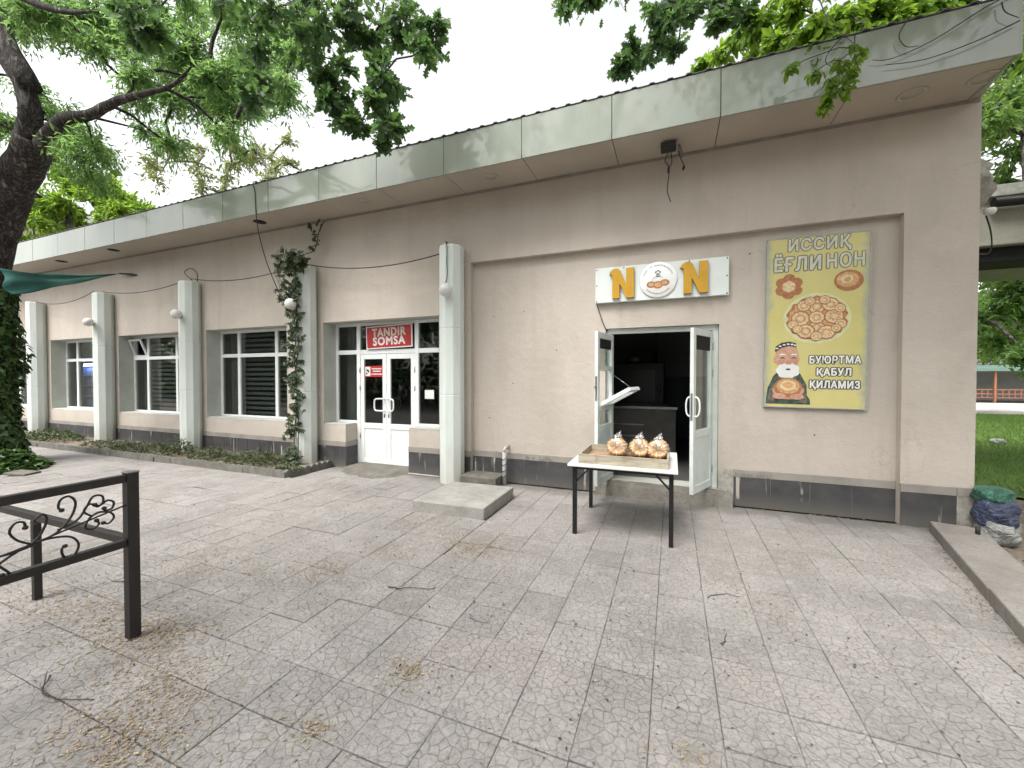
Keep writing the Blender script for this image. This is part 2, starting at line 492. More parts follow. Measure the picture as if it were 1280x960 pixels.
M['leaf_mid'] = leafmat('mid_leaf', [(.06, .12, .035), (.09, .165, .04), (.12, .21, .05), (.05, .10, .035)], (.24, .40, .06), .5)
M['leaf_pale'] = leafmat('pale_leaf', [(.16, .20, .07), (.20, .24, .09), (.14, .17, .08)], (.36, .42, .14), .5)  # overexposure and haze of the far crown put into the leaf colour
M['leaf_ivy'] = leafmat('ivy_leaf', [(.03, .065, .022), (.05, .10, .028), (.085, .15, .04), (.04, .08, .025)], (.08, .15, .03), .2, .35)
M['leaf_vine'] = leafmat('creeper_leaf', [(.028, .05, .025), (.04, .07, .03), (.06, .085, .035), (.07, .06, .035)], (.08, .13, .03), .25)
M['leaf_herb'] = leafmat('herb_leaf', [(.03, .06, .022), (.05, .09, .03), (.075, .10, .04), (.10, .085, .05)], (.08, .14, .03), .25)
M['grass'] = leafmat('grass_blade', [(.07, .14, .025), (.10, .19, .033), (.13, .21, .04)], (.2, .34, .05), .4)
M['seeds'] = leafmat('dry_seed', [(.28, .205, .125), (.40, .33, .22), (.20, .14, .085), (.34, .27, .18)], (.35, .28, .18), .1)
M['chaff'] = leafmat('dark_debris', [(.045, .035, .026), (.10, .075, .05), (.035, .028, .02), (.20, .15, .08), (.42, .38, .30)], (.1, .08, .05), .1)
M['sand'] = concrete('spilled_sand', (.22, .18, .125), (.33, .275, .20), 9, .6)

# ------------------------------------------------------------------ object helpers
def tag(o, label=None, cat=None, group=None, kind=None):
    if label: o['label'] = label
    if cat: o['category'] = cat
    if group: o['group'] = group
    if kind: o['kind'] = kind
    return o
def worldloc(p):
    v = Vector((0, 0, 0))
    while p is not None:
        v = v + p.location
        p = p.parent
    return v
def thing(name, label, cat, loc=(0, 0, 0), group=None):
    o = bpy.data.objects.new(name, None)
    o.empty_display_size = .1
    o.location = loc
    COL.objects.link(o)
    return tag(o, label, cat, group)
def link(name, me, mat, parent=None, loc=None):
    if mat is not None and not me.materials:
        me.materials.append(mat)
    o = bpy.data.objects.new(name, me)
    COL.objects.link(o)
    if parent is not None:
        o.parent = parent
    if loc is not None:
        o.location = Vector(loc) - (worldloc(parent) if parent is not None else Vector((0, 0, 0)))
    return o
class MB:
    """collects shapes in world coordinates and links them as ONE mesh object"""
    def __init__(s):
        s.v, s.f, s.sm = [], [], []
    def add(s, vs, fs, smooth=False):
        b = len(s.v)
        s.v += [tuple(p) for p in vs]
        s.f += [tuple(i + b for i in f) for f in fs]
        s.sm += [smooth] * len(fs)
        return s
    def box(s, x0, x1, y0, y1, z0, z1):
        vs = [(x, y, z) for z in (z0, z1) for y in (y0, y1) for x in (x0, x1)]
        return s.add(vs, [(0, 2, 3, 1), (4, 5, 7, 6), (0, 1, 5, 4), (2, 6, 7, 3), (0, 4, 6, 2), (1, 3, 7, 5)])
    def obox(s, m, sx, sy, sz):
        """box centred on matrix m"""
        vs = [m @ Vector((x * sx / 2, y * sy / 2, z * sz / 2)) for z in (-1, 1) for y in (-1, 1) for x in (-1, 1)]
        return s.add(vs, [(0, 2, 3, 1), (4, 5, 7, 6), (0, 1, 5, 4), (2, 6, 7, 3), (0, 4, 6, 2), (1, 3, 7, 5)])
    def bar(s, a, b, w, h=None, up=(0, 0, 1)):
        a, b = Vector(a), Vector(b)
        h = h or w
        d = (b - a); L = d.length; d.normalize()
        u = Vector(up)
        sx = d.cross(u)
        if sx.length < 1e-4: sx = d.cross(Vector((1, 0, 0)))
        sx.normalize(); uz = sx.cross(d)
        m = Matrix((d, sx, uz)).transposed().to_4x4(); m.translation = (a + b) / 2
        return s.obox(m, L, w, h)
    def tube(s, pts, r, n=6, r1=None, cap=True, smooth=True, wob=0.0):
        pts = [Vector(p) for p in pts]
        K = len(pts)
        rs = [(r if r1 is None else r + (r1 - r) * i / (K - 1)) for i in range(K)] if not hasattr(r, '__len__') else list(r)
        vs = []
        prev = None
        for i, p in enumerate(pts):
            d = (pts[min(i + 1, K - 1)] - pts[max(i - 1, 0)])
            if d.length < 1e-7: d = Vector((0, 0, 1))
            d.normalize()
            if prev is None:
                a = d.cross(Vector((.13, .21, 1)))
                if a.length < .05: a = d.cross(Vector((1, 0, 0)))
            else:
                a = prev - d * prev.dot(d)
            a.normalize(); prev = a
            b = d.cross(a)
            for j in range(n):
                t = 2 * math.pi * j / n
                q = rs[i] * (1 + (random.uniform(-wob, wob) if wob else 0))
                vs.append(p + (a * math.cos(t) + b * math.sin(t)) * q)
        fs = [(i * n + j, i * n + (j + 1) % n, (i + 1) * n + (j + 1) % n, (i + 1) * n + j) for i in range(K - 1) for j in range(n)]
        s.add(vs, fs, smooth)
        if cap:
            b0 = len(s.v) - len(vs)
            s.f.append(tuple(b0 + j for j in reversed(range(n)))); s.sm.append(False)
            s.f.append(tuple(b0 + (K - 1) * n + j for j in range(n))); s.sm.append(False)
        return s
    def lathe(s, prof, c, n=20, smooth=True, axis='z'):
        """profile [(r, h)] turned round an axis through c"""
        vs, fs = [], []
        for (r, h) in prof:
            for j in range(n):
                t = 2 * math.pi * j / n
                q = (r * math.cos(t), r * math.sin(t), h)
                if axis == 'y': q = (q[0], q[2], q[1])
                vs.append((c[0] + q[0], c[1] + q[1], c[2] + q[2]))
        K = len(prof)
        for i in range(K - 1):
            for j in range(n):
                f = (i * n + j, i * n + (j + 1) % n, (i + 1) * n + (j + 1) % n, (i + 1) * n + j)
                fs.append(f if axis != 'y' else f[::-1])
        s.add(vs, fs, smooth)
        b0 = len(s.v) - len(vs)
        if prof[0][0] > 1e-5:
            s.f.append(tuple(b0 + j for j in range(n))); s.sm.append(False)
        if prof[-1][0] > 1e-5:
            s.f.append(tuple(b0 + (K - 1) * n + j for j in range(n))); s.sm.append(False)
        return s
    def prism(s, poly, y0, y1):
        """x-z polygon extruded from y0 (front) to y1"""
        n = len(poly)
        vs = [(x, y0, z) for x, z in poly] + [(x, y1, z) for x, z in poly]
        fs = [tuple(range(n)), tuple(range(2 * n - 1, n - 1, -1))]
        fs += [(i, i + n, (i + 1) % n + n, (i + 1) % n) for i in range(n)]
        return s.add(vs, fs)
    def build(s, name, mat, parent=None, bevel=0.0, fix=True):
        off_ = worldloc(parent) if parent is not None else Vector((0, 0, 0))
        me = bpy.data.meshes.new(name)
        me.from_pydata([tuple(Vector(p) - off_) for p in s.v], [], s.f)
        if any(s.sm):
            me.polygons.foreach_set('use_smooth', s.sm)
        if fix:
            bm = bmesh.new(); bm.from_mesh(me)
            bmesh.ops.recalc_face_normals(bm, faces=bm.faces)
            bm.to_mesh(me); bm.free()
        me.update()
        o = link(name, me, mat, parent)
        if bevel:
            md = o.modifiers.new('bevel', 'BEVEL'); md.width = bevel; md.segments = 2; md.limit_method = 'ANGLE'
        return o
def solo(o, loc):
    """move the origin of a top-level mesh to its base"""
    v = Vector(loc)
    o.data.transform(Matrix.Translation(-v))
    o.location = v
    return o
def copy_tree(o, parent=None):
    c = o.copy(); COL.objects.link(c)
    if parent is not None: c.parent = parent
    for ch in list(o.children): copy_tree(ch, c)
    return c
def np_mesh(name, V, F, mat, parent=None, smooth=False):
    """V (n,3); F list of index arrays (m,k)"""
    off_ = np.array(worldloc(parent)) if parent is not None else np.zeros(3)
    me = bpy.data.meshes.new(name)
    V = np.asarray(V, dtype=np.float32) - off_.astype(np.float32)
    me.vertices.add(len(V)); me.vertices.foreach_set('co', V.ravel())
    loops = np.concatenate([f.ravel() for f in F]).astype(np.int32)
    counts = np.concatenate([np.full(len(f), f.shape[1], dtype=np.int32) for f in F])
    starts = np.concatenate([[0], np.cumsum(counts)[:-1]]).astype(np.int32)
    me.loops.add(len(loops)); me.loops.foreach_set('vertex_index', loops)
    me.polygons.add(len(counts)); me.polygons.foreach_set('loop_start', starts); me.polygons.foreach_set('loop_total', counts)
    if smooth: me.polygons.foreach_set('use_smooth', np.ones(len(counts), dtype=bool))
    me.update(calc_edges=True); me.validate()
    return link(name, me, mat, parent)
LEAF = {
 'narrow': ([(0, 0, 0), (.42, .5, .08), (1, 0, -.05), (.42, -.5, .08)], [(0, 2, 1), (0, 3, 2)]),
 'oval': ([(0, 0, 0), (.28, .44, .07), (.68, .40, .06), (1, 0, -.08), (.68, -.40, .06), (.28, -.44, .07)], [(0, 3, 2, 1), (0, 5, 4, 3)]),
 'oak': ([(0, 0, 0), (.16, .07, .0), (.24, .28, .04), (.36, .15, .02), (.50, .42, .07), (.60, .20, .02), (.76, .38, .03), (.84, .16, 0), (1, 0, -.06),
          (.84, -.16, 0), (.76, -.38, .03), (.60, -.20, .02), (.50, -.42, .07), (.36, -.15, .02), (.24, -.28, .04), (.16, -.07, .0)],
         [(0, 8, 7, 6, 5, 4, 3, 2, 1), (0, 15, 14, 13, 12, 11, 10, 9, 8)]),
 'ivy': ([(0, 0, 0), (-.05, .35, .02), (.25, .55, .03), (.45, .30, .04), (1, 0, -.1), (.45, -.30, .04), (.25, -.55, .03), (-.05, -.35, .02)], [(0, 4, 3, 2, 1), (0, 7, 6, 5, 4)]),
 'blade': ([(0, .5, 0), (0, -.5, 0), (.6, .3, .0), (.6, -.3, 0), (1, 0, -.15)], [(0, 1, 3, 2), (2, 3, 4)]),
}
def norm(a):
    return a / np.maximum(np.linalg.norm(a, axis=-1, keepdims=True), 1e-9)
def leaves(name, P, D, N, L, W, kind, mat, parent=None):
    P = np.asarray(P, float); n = len(P)
    D = norm(np.asarray(D, float)); B = norm(np.cross(D, np.asarray(N, float))); N = np.cross(B, D)
    L = np.broadcast_to(np.asarray(L, float), (n,)); W = np.broadcast_to(np.asarray(W, float), (n,))
    tv, tf = LEAF[kind]
    tv = np.array(tv); k_ = len(tv)
    V = (P[:, None, :] + tv[None, :, 0, None] * (D * L[:, None])[:, None, :] + tv[None, :, 1, None] * (B * W[:, None])[:, None, :]
         + tv[None, :, 2, None] * (N * L[:, None])[:, None, :]).reshape(-1, 3)
    base = (np.arange(n) * k_)[:, None]
    F = [base + np.array(f)[None, :] for f in tf]
    return np_mesh(name, V, F, mat, parent)
def sprays(blobs, n_twig, n_leaf, droop=.25, spread=.12, seed=0):
    """twigs fanning out of each clump centre, leaves set along them; returns leaf P, D, N and twig segments"""
    r = np.random.default_rng(seed)
    Ps, Ds, Ns, T0, T1 = [], [], [], [], []
    for (x, y, z, rad) in blobs:
        c = np.array((x, y, z))
        d = norm(r.normal(size=(n_twig, 3)) * (1, 1, .8))
        a = c + norm(r.normal(size=(n_twig, 3))) * rad * .15
        b = c + d * rad * r.uniform(.55, 1.15, (n_twig, 1)) - np.array((0, 0, droop * rad)) * r.uniform(.4, 1.2, (n_twig, 1))
        T0.append(a); T1.append(b)
        t = r.uniform(.1, 1.03, (n_twig, n_leaf, 1))
        p = a[:, None] + (b - a)[:, None] * t + r.normal(size=(n_twig, n_leaf, 3)) * spread * rad
        dd = norm((b - a)[:, None] + 0 * p) * .55 + r.normal(size=p.shape) * .55 + np.array((0, 0, -droop))
        nn = np.array((0, 0, 1.)) + r.normal(size=p.shape) * .75
        Ps.append(p.reshape(-1, 3)); Ds.append(dd.reshape(-1, 3)); Ns.append(nn.reshape(-1, 3))
    return np.concatenate(Ps), np.concatenate(Ds), np.concatenate(Ns), np.concatenate(T0), np.concatenate(T1)
def twigs(name, T0, T1, r0, r1, mat, parent=None):
    n = len(T0)
    d = norm(T1 - T0); a = norm(np.cross(d, np.array((.3, .2, 1.)))); b = np.cross(d, a)
    V = []
    for P, rr in ((T0, r0), (T1, r1)):
        for k_ in range(3):
            t = 2 * math.pi * k_ / 3
            V.append(P + (a * math.cos(t) + b * math.sin(t)) * rr)
    V = np.stack(V, 1).reshape(-1, 3)
    base = (np.arange(n) * 6)[:, None]
    F = [base + np.array(f)[None, :] for f in ((0, 1, 4, 3), (1, 2, 5, 4), (2, 0, 3, 5))]
    return np_mesh(name, V, F, mat, parent)
def boughs(blobs, skeleton, r0=.035, r1=.012, seed=0, sag=.06):
    """branches that join every clump to the nearest point of the limbs or of an earlier clump"""
    rr = random.Random(seed)
    nodes = [Vector(p) for p in skeleton]
    todo = [Vector(b[:3]) for b in blobs]
    mb = MB()
    todo.sort(key=lambda q: min((q - n_).length for n_ in nodes))
    for q in todo:
        s = min(nodes, key=lambda n_: (q - n_).length)
        L = (q - s).length
        if L < .03: continue
        m1 = s.lerp(q, .4) + Vector((rr.uniform(-1, 1), rr.uniform(-1, 1), rr.uniform(0, 1))) * L * .10
        m2 = s.lerp(q, .75) + Vector((rr.uniform(-1, 1), rr.uniform(-1, 1), rr.uniform(-.3, .8))) * L * .08
        k_ = min(1.6, .5 + L * .7)
        mb.tube([s, m1, m2, q], [r0 * k_, r0 * k_ * .8, (r0 + r1) * .5, r1], 5, cap=False)
        nodes.append(q)
    return mb
def smooth_path(pts, sub=4):
    pts = [Vector(p) for p in pts]; out = []
    for i in range(len(pts) - 1):
        p0, p1, p2, p3 = pts[max(i - 1, 0)], pts[i], pts[i + 1], pts[min(i + 2, len(pts) - 1)]
        for j in range(sub):
            t = j / sub
            out.append(.5 * ((2 * p1) + (p2 - p0) * t + (2 * p0 - 5 * p1 + 4 * p2 - p3) * t * t + (3 * p1 - p0 - 3 * p2 + p3) * t ** 3))
    out.append(pts[-1])
    return out
def catenary(a, b, sag, n=14):
    a, b = Vector(a), Vector(b)
    return [a.lerp(b, i / n) - Vector((0, 0, sag * 4 * (i / n) * (1 - i / n))) for i in range(n + 1)]
def text_shape(body, bold=.02, space=1.04):
    cu = bpy.data.curves.new('lettering', 'FONT')
    cu.body = body; cu.offset = bold; cu.space_character = space
    cu.resolution_u = 3
    ob = bpy.data.objects.new('lettering', cu)
    COL.objects.link(ob)
    bpy.context.view_layer.update()
    me = bpy.data.meshes.new_from_object(ob.evaluated_get(bpy.context.evaluated_depsgraph_get()))
    bpy.data.objects.remove(ob); bpy.data.curves.remove(cu)
    return me
def text(body, name, mat, parent, x0, x1, z0, z1, y, bold=.02, tilt=0.0, cx=None, cz=None, pad=0.0, space=1.04):
    """flat lettering fitted into x0..x1, z0..z1 on a wall plane y; pad widens the strokes' box to match a thinner twin"""
    me = text_shape(body, bold, space)
    n = len(me.vertices)
    co = np.empty(n * 3, np.float32); me.vertices.foreach_get('co', co); co = co.reshape(-1, 3)
    mn, mx_ = co.min(0), co.max(0)
    out = np.zeros_like(co)
    out[:, 0] = (x0 - pad) + (co[:, 0] - mn[0]) / (mx_[0] - mn[0]) * (x1 - x0 + 2 * pad)
    out[:, 2] = (z0 - pad) + (co[:, 1] - mn[1]) / (mx_[1] - mn[1]) * (z1 - z0 + 2 * pad)
    if tilt:
        px, pz = (cx if cx is not None else (x0 + x1) / 2), (cz if cz is not None else (z0 + z1) / 2)
        c_, s_ = math.cos(tilt), math.sin(tilt)
        dx, dz = out[:, 0] - px, out[:, 2] - pz
        out[:, 0] = px + dx * c_ - dz * s_; out[:, 2] = pz + dx * s_ + dz * c_
    out[:, 1] = y
    out -= np.array(worldloc(parent), np.float32)
    me.vertices.foreach_set('co', out.ravel()); me.update()
    me.name = name
    me.materials.clear()
    return link(name, me, mat, parent)

# clump centres (x, y, z, radius) of the tree crowns, in metres
LEFT_CROWN = [(-7.29,0.16,8.31,0.4), (-6.44,-0.42,7.54,0.27), (-6.62,-0.73,7.84,0.33), (-7.94,-0.28,8.12,0.48), (-7.46,-0.21,7.67,0.32), (-5.76,-0.66,7.39,0.28), (-6.4,-0.41,8.12,0.4), (-6.03,-0.55,7.46,0.25), (-7.36,-1.53,7.83,0.33), (-8.63,-0.6,7.57,0.31), (-7.97,-0.43,8.9,0.44), (-9.56,-0.52,8.31,0.3), (-7.45,-0.8,8.23,0.27), (-8.99,-0.29,9.16,0.34), (-8.6,-0.88,8.31,0.29), (-8.17,-0.33,7.67,0.39), (-8.41,-0.13,8.83,0.31), (-7.45,-0.45,8.24,0.46), (-6.42,-1.6,7.49,0.27), (-7.49,-1.59,6.81,0.38), (-8.32,-1.12,7.26,0.42), (-7.23,-1.48,7.07,0.32), (-9.19,-0.93,8.1,0.34), (-9.61,-1.12,8.25,0.37), (-8.86,-1.32,7.65,0.27), (-9.97,-0.97,8.06,0.35), (-7.26,-1.52,6.88,0.35), (-8.83,-0.16,7.43,0.37), (-7.56,-0.87,6.6,0.26), (-8.18,-0.87,7.31,0.4), (-7.4,-0.05,7.68,0.45), (-7.2,-0.71,7.27,0.31), (-6.94,-1.09,6.13,0.35), (-7.42,-0.92,6.99,0.32), (-6.57,-1.35,6.53,0.31), (-7.92,-1.43,6.35,0.27), (-6.84,-1.52,6.35,0.26), (-8.3,-1,6.75,0.44), (-8.28,-0.63,6.95,0.45), (-7.96,-0.86,6.98,0.43), (-5.73,-1.02,6.12,0.35), (-5.37,-1.34,6.06,0.21), (-6.58,-1.17,6.12,0.34), (-7.58,-0.25,7.05,0.33), (-8.86,-1.34,6.58,0.4), (-8.6,-1.38,6.83,0.41), (-7.41,-2.16,6.14,0.26), (-9.28,-1.3,8.17,0.39), (-8.97,-1.21,8,0.36), (-9.85,-1.21,8.21,0.39), (-7.53,-2.12,6.88,0.29), (-7.43,-0.36,6.79,0.34), (-6.33,-1.54,5.37,0.36), (-5.53,-1.03,6.76,0.23), (-5.9,-0.8,6.94,0.29), (-9.87,-1.74,8.22,0.38), (-10.9,-1.22,8.84,0.37), (-9.37,-2.13,7.4,0.39), (-8.56,-2.13,6.94,0.33), (-7.71,-1.88,7.62,0.32), (-8.81,-1.52,8.16,0.38), (-9.76,-1.25,8.93,0.4), (-9.79,-1.45,8,0.4), (-9.35,-1.68,8.07,0.42), (-8.93,-2.71,7.04,0.35), (-9.76,-2.32,7.81,0.26), (-12.41,-1.78,9.34,0.32), (-11.29,-1.39,8.63,0.45), (-10.6,-1.71,6.55,0.37), (-11.92,-1.34,6.53,0.49), (-9.49,-2.08,5.86,0.25), (-11.2,-0.97,6.42,0.41), (-11.25,-1.36,6.33,0.44), (-11.8,-1.47,6.22,0.39), (-11.3,-1.91,6.27,0.41), (-8.85,-2.23,5.29,0.4), (-9.93,-0.69,6.62,0.33), (-7.88,-1.44,5.58,0.32), (-8.37,-2.23,5.2,0.38), (-9.13,-1.93,5.14,0.37), (-11.36,-1.81,7.16,0.39), (-10.69,-2.34,6.04,0.36), (-10.25,-2.12,6.28,0.28), (-9.98,-3.05,5.74,0.24), (-13.28,-2.41,7.37,0.39), (-10.42,-2.5,7.69,0.29), (-12.08,-2.29,7.32,0.41), (-13.59,-2.33,7.39,0.49), (-12.88,-2.17,7.91,0.38), (-14.12,-2.66,7.59,0.28), (-10.61,-2.23,7.67,0.33), (-10.91,-2.97,6.06,0.32), (-12.69,-1.88,8.83,0.31), (-10.56,-2.79,7.23,0.35), (-10.41,-3.1,6.33,0.35), (-13.6,-1.95,6.8,0.47), (-13.76,-2.24,6.39,0.46), (-12.33,-2.62,6.71,0.45), (-10.32,-3.11,5.47,0.31), (-13.04,-2.29,7.24,0.33), (-10.41,-2.26,8.47,0.28), (-9.18,-2.23,8.87,0.35), (-12.91,-1.53,10.04,0.5), (-10.36,-1.9,8.76,0.36), (-11.7,-1.91,8.9,0.44), (-8.78,-2.52,7.21,0.21), (-11.11,-1.37,9.88,0.35), (-10.11,-2.61,8.45,0.22), (-9.43,-1.98,7.82,0.31), (-11.33,-1.7,8.64,0.34)]
OAK_SPRAYS = [(-4.63,-2.35,5.88,0.24), (-4.59,-2.34,5.55,0.2), (-4.37,-2.48,5.04,0.18), (-4.28,-2.62,4.74,0.13), (-4.19,-2.42,5.81,0.25), (-4.19,-2.06,6.07,0.28), (-4.19,-2.05,5.79,0.22), (-3.72,-2.13,5.95,0.28), (-3.8,-2.17,5.62,0.22), (-4.39,-1.68,5.89,0.22), (-4.1,-1.84,5.46,0.14), (-3.56,-1.92,5.97,0.28), (-3.61,-1.8,5.83,0.2), (-4.08,-1.58,5.75,0.14), (-4.11,-1.65,5.4,0.22), (-3.98,-1.65,5.15,0.2), (-3.88,-1.95,5,0.12), (-3.72,-1.82,4.81,0.15), (-3.66,-1.66,4.79,0.15), (-3.13,-1.91,5.12,0.22), (-3.27,-1.59,5.21,0.18), (-3.3,-1.81,5.38,0.14), (-3.46,-1.42,5.08,0.16), (-3.07,-1.89,4.53,0.14), (-3.39,-1.55,4.67,0.09), (-3.54,-1.43,6.22,0.26), (-2.98,-1.7,5.97,0.24), (-3.08,-1.24,6.13,0.22), (-2.92,-1.19,5.96,0.17), (-2.69,-1.76,5.4,0.18), (-2.81,-1.27,6.12,0.14), (-3.22,-1.99,4.82,0.1), (-3.49,-1.7,5.78,0.1), (-3.11,-1.6,5.81,0.14), (-5.17,-3.24,5.39,0.19), (-5.12,-3.13,5.3,0.14), (-5.65,-2.97,5.49,0.09), (-5.36,-3.23,5.57,0.12), (-4.53,-2.59,6.05,0.57), (-4.18,-1.8,6.82,0.59), (-3.12,-1.58,6.64,0.59)]
OAK_SPRAYS_B = [(-1.33,-0.43,6.61,0.14), (-1,-0.67,6.31,0.1), (-0.29,-0.34,6.19,0.14), (-0.36,-0.06,5.9,0.14), (-0.6,-0.35,5.68,0.1), (-0.46,-0.29,5.86,0.15), (-0.21,-0.37,5.85,0.2), (-0.07,-0.45,5.91,0.23), (-0.03,0.16,6.05,0.12), (0.17,-0.31,6.16,0.2), (0.46,0.31,6.61,0.2), (0.67,0.08,6.32,0.18), (0.87,0.53,6.53,0.12), (0.53,0.04,6.16,0.12), (0.02,0.19,6.71,0.25), (-0.62,-0.32,5.63,0.08), (-0.77,-0.57,6.63,0.41), (0.16,0.13,7.03,0.51), (0.94,0.39,6.88,0.41)]
BRIGHT_CROWN = [(0.73,1.5,6.84,0.2), (0.48,2,7.02,0.19), (0.91,1.2,6.8,0.22), (1.04,1,6.26,0.16), (1.07,0.6,6.44,0.24), (1.22,0.2,5.83,0.2), (1.34,0.4,6.3,0.24), (1.26,-0.5,5.07,0.11), (1.45,-0.2,5.55,0.2), (1.41,-0.6,5.04,0.14), (1.75,0.2,5.95,0.23), (1.64,-0.4,5.25,0.15), (2,0.4,6.08,0.21), (2.02,0,5.57,0.18), (2.31,0.5,6.11,0.19), (2.5,0.6,5.99,0.16), (2.78,0.9,6.31,0.18), (3.14,1.2,6.47,0.17), (3.48,1.4,6.6,0.15), (1.06,-0.95,4.73,0.07), (1.27,-1,4.61,0.07), (1.47,-0.95,4.69,0.1), (1.54,-1,4.56,0.08), (1.4,-1,4.5,0.07), (1.5,-1,4.4,0.07), (1.37,-1,4.36,0.05), (1.33,-1,4.26,0.04), (1.65,-0.9,4.79,0.09), (1.49,0.5,6.78,0.51), (2.49,1,6.98,0.63), (3.52,1.5,7.07,0.53)]
RIGHT_CROWN_A = [(9.58,13.12,12.61,0.59), (7.25,7.97,8.18,0.61), (8.78,10.23,10.73,0.51), (9.33,11.51,10.06,0.66), (10.99,12.84,12.29,0.87), (10.18,12.46,11.82,0.49), (10.16,11.66,11.47,0.79), (8.64,11.2,9.81,0.54), (10.24,12.88,9.86,0.57), (10.26,13.64,10.27,0.57), (9.85,11.72,8.66,0.78), (7.86,8.69,8.81,0.55), (8.55,10.42,9.15,0.64), (10.9,11.15,9.82,0.47), (13.42,15.74,13.52,0.8), (10.77,13.04,12.2,0.54), (9.9,11.19,10.17,0.47), (12.34,13.63,11.56,0.6), (9.98,9.77,10.16,0.66), (12.49,13.14,11.52,0.52), (9.74,11.89,7.77,0.53)]
RIGHT_CROWN_B = [(10.62,14.82,3.93,0.84), (12.24,16.39,5.74,0.7), (11.32,14.52,4.36,0.59), (14.94,20.26,4.41,0.84), (13.52,18.1,3.7,0.89), (12.64,16.02,4.7,0.64), (11.9,15.88,3.19,0.7), (12.15,17.59,3.84,0.68), (11.17,13.33,2.41,0.59), (14.32,20.38,2.96,0.66), (18.61,23.04,5.68,0.73), (14.84,19.71,4.02,0.76), (13.14,16.8,4.29,0.77), (11.59,14.64,4.77,0.75), (14.92,17.57,3.89,0.6), (11.68,15.67,5.71,0.69), (13.18,18.87,6.63,0.76), (13.97,18.3,5.83,0.89), (11.2,13.82,5.91,0.54)]
FAR_CROWN = [(-34.02,7.29,13.8,0.95), (-36.26,7.54,15.13,1.07), (-32.98,7.17,12.86,0.59), (-35.36,8.4,13.91,1.02), (-33.21,6.26,11.61,0.89), (-35.04,8.5,11.39,1.12), (-32.16,8.47,13.56,0.86), (-31.07,7.42,12.09,0.84), (-31.81,6.36,11.37,0.56), (-29.19,7.1,10.37,0.63), (-34.58,7.8,11.63,0.63), (-30.02,7.62,12.37,0.63), (-29.97,7.39,11.34,0.62), (-31.82,8.99,12.76,0.7), (-27.95,7.06,10.7,0.6), (-30.81,8.58,12.31,0.86), (-31.99,8.56,12.09,0.59), (-32.81,5.65,10.36,0.94), (-36.3,6.37,12.04,0.85), (-34.59,6.64,12.17,0.83), (-36.44,6.58,11.75,0.78), (-34.85,7.54,11.51,0.93), (-34.21,8.42,10.75,0.77), (-33.14,7.15,11.52,0.62), (-28.26,8.26,11.23,0.65), (-33.12,5.09,12.62,0.6), (-36.26,6.18,11.61,0.82), (-36.57,5.81,11.82,0.84), (-40.21,6.54,13.98,1), (-35.08,4.78,11.81,0.96), (-37.15,7.05,10.21,0.91), (-34.36,6.88,10.46,0.88)]
PALE_CROWN = [(-42.44,19.81,23.6,0.85), (-43.78,18.37,22.84,1.27), (-46.15,18.29,21.85,0.97), (-45.89,18.45,24.43,1.35), (-37.69,17.15,19.05,1.19), (-37.16,18.41,17.85,1.27), (-38.87,17.63,20.53,1.05), (-37.63,17.25,17.99,0.82), (-35.89,18.7,21.87,0.77), (-37.15,18.94,19.58,1.09), (-36.55,18.95,22.66,0.78), (-37.8,19.95,21.24,0.95), (-34.93,18.88,21.07,1.13), (-36.14,22.37,22.66,1.27), (-36.1,20.66,21.79,1), (-31.58,19.09,18.51,1.13), (-34.31,23.05,24.41,0.97), (-33.67,19.12,21.33,0.87), (-34.91,21.73,20.96,1.16), (-32.83,21.48,21.24,0.91), (-31.96,22.72,20.6,0.77), (-41.97,15.78,20.17,0.96), (-45.37,17.82,20.38,1.24), (-35.31,18.85,21.61,0.94), (-34.81,17.53,22.36,0.67)]

# ================================================================== SETTING
def sheet(name, poly, z, mat, parent=None):
    mb = MB(); mb.add([(x, y, z) for x, y in poly], [tuple(range(len(poly)))])
    o = mb.build(name, mat, parent)
    return o
def kerb_x(y):                       # left edge of the kerb that closes the pavement on the right
    return 2.60 + .247 * (y + .0)
tag(sheet('ground', [(-400, -400), (400, -400), (400, 400), (-400, 400)], -.05, M['soil']), kind='structure')
# pavement: a bed of dusty joint fill and the tiles in it
pav = sheet('pavement', [(-26, -9.5), (kerb_x(-9.5) + .15, -9.5), (kerb_x(.1) + .15, .1), (-26, .1)], -.019, M['joint'])
tag(pav, kind='structure')
TS = .315
tile_bm = MB()
g_, b_, d_ = TS / 2 - .0030, .004, .022
gx_ = TS / 2 - .0011
vs0 = [(-g_ + b_, -g_ + b_, 0), (g_ - b_, -g_ + b_, 0), (g_ - b_, g_ - b_, 0), (-g_ + b_, g_ - b_, 0),
      (-g_, -g_, -.004), (g_, -g_, -.004), (g_, g_, -.004), (-g_, g_, -.004), (-g_, -g_, -d_), (g_, -g_, -d_), (g_, g_, -d_), (-g_, g_, -d_)]
vs = [(x * gx_ / g_, y, z) for x, y, z in vs0]
fs = [(0, 1, 2, 3)] + [(i, i + 4, (i + 1) % 4 + 4, (i + 1) % 4) [::-1] for i in range(4)] + [(i + 4, i + 8, (i + 1) % 4 + 8, (i + 1) % 4 + 4)[::-1] for i in range(4)]
fs = [(0, 1, 2, 3)] + [tuple(reversed(f)) for f in fs[1:]]
def tile_mesh():
    me = bpy.data.meshes.new('paving_tile'); me.from_pydata(vs, [], fs)
    bm = bmesh.new(); bm.from_mesh(me); bmesh.ops.recalc_face_normals(bm, faces=bm.faces); bm.to_mesh(me); bm.free()
    for p in me.polygons:
        if p.index == 0 and p.normal.z < 0: me.flip_normals(); break
    return me
tme = tile_mesh()
spots = []
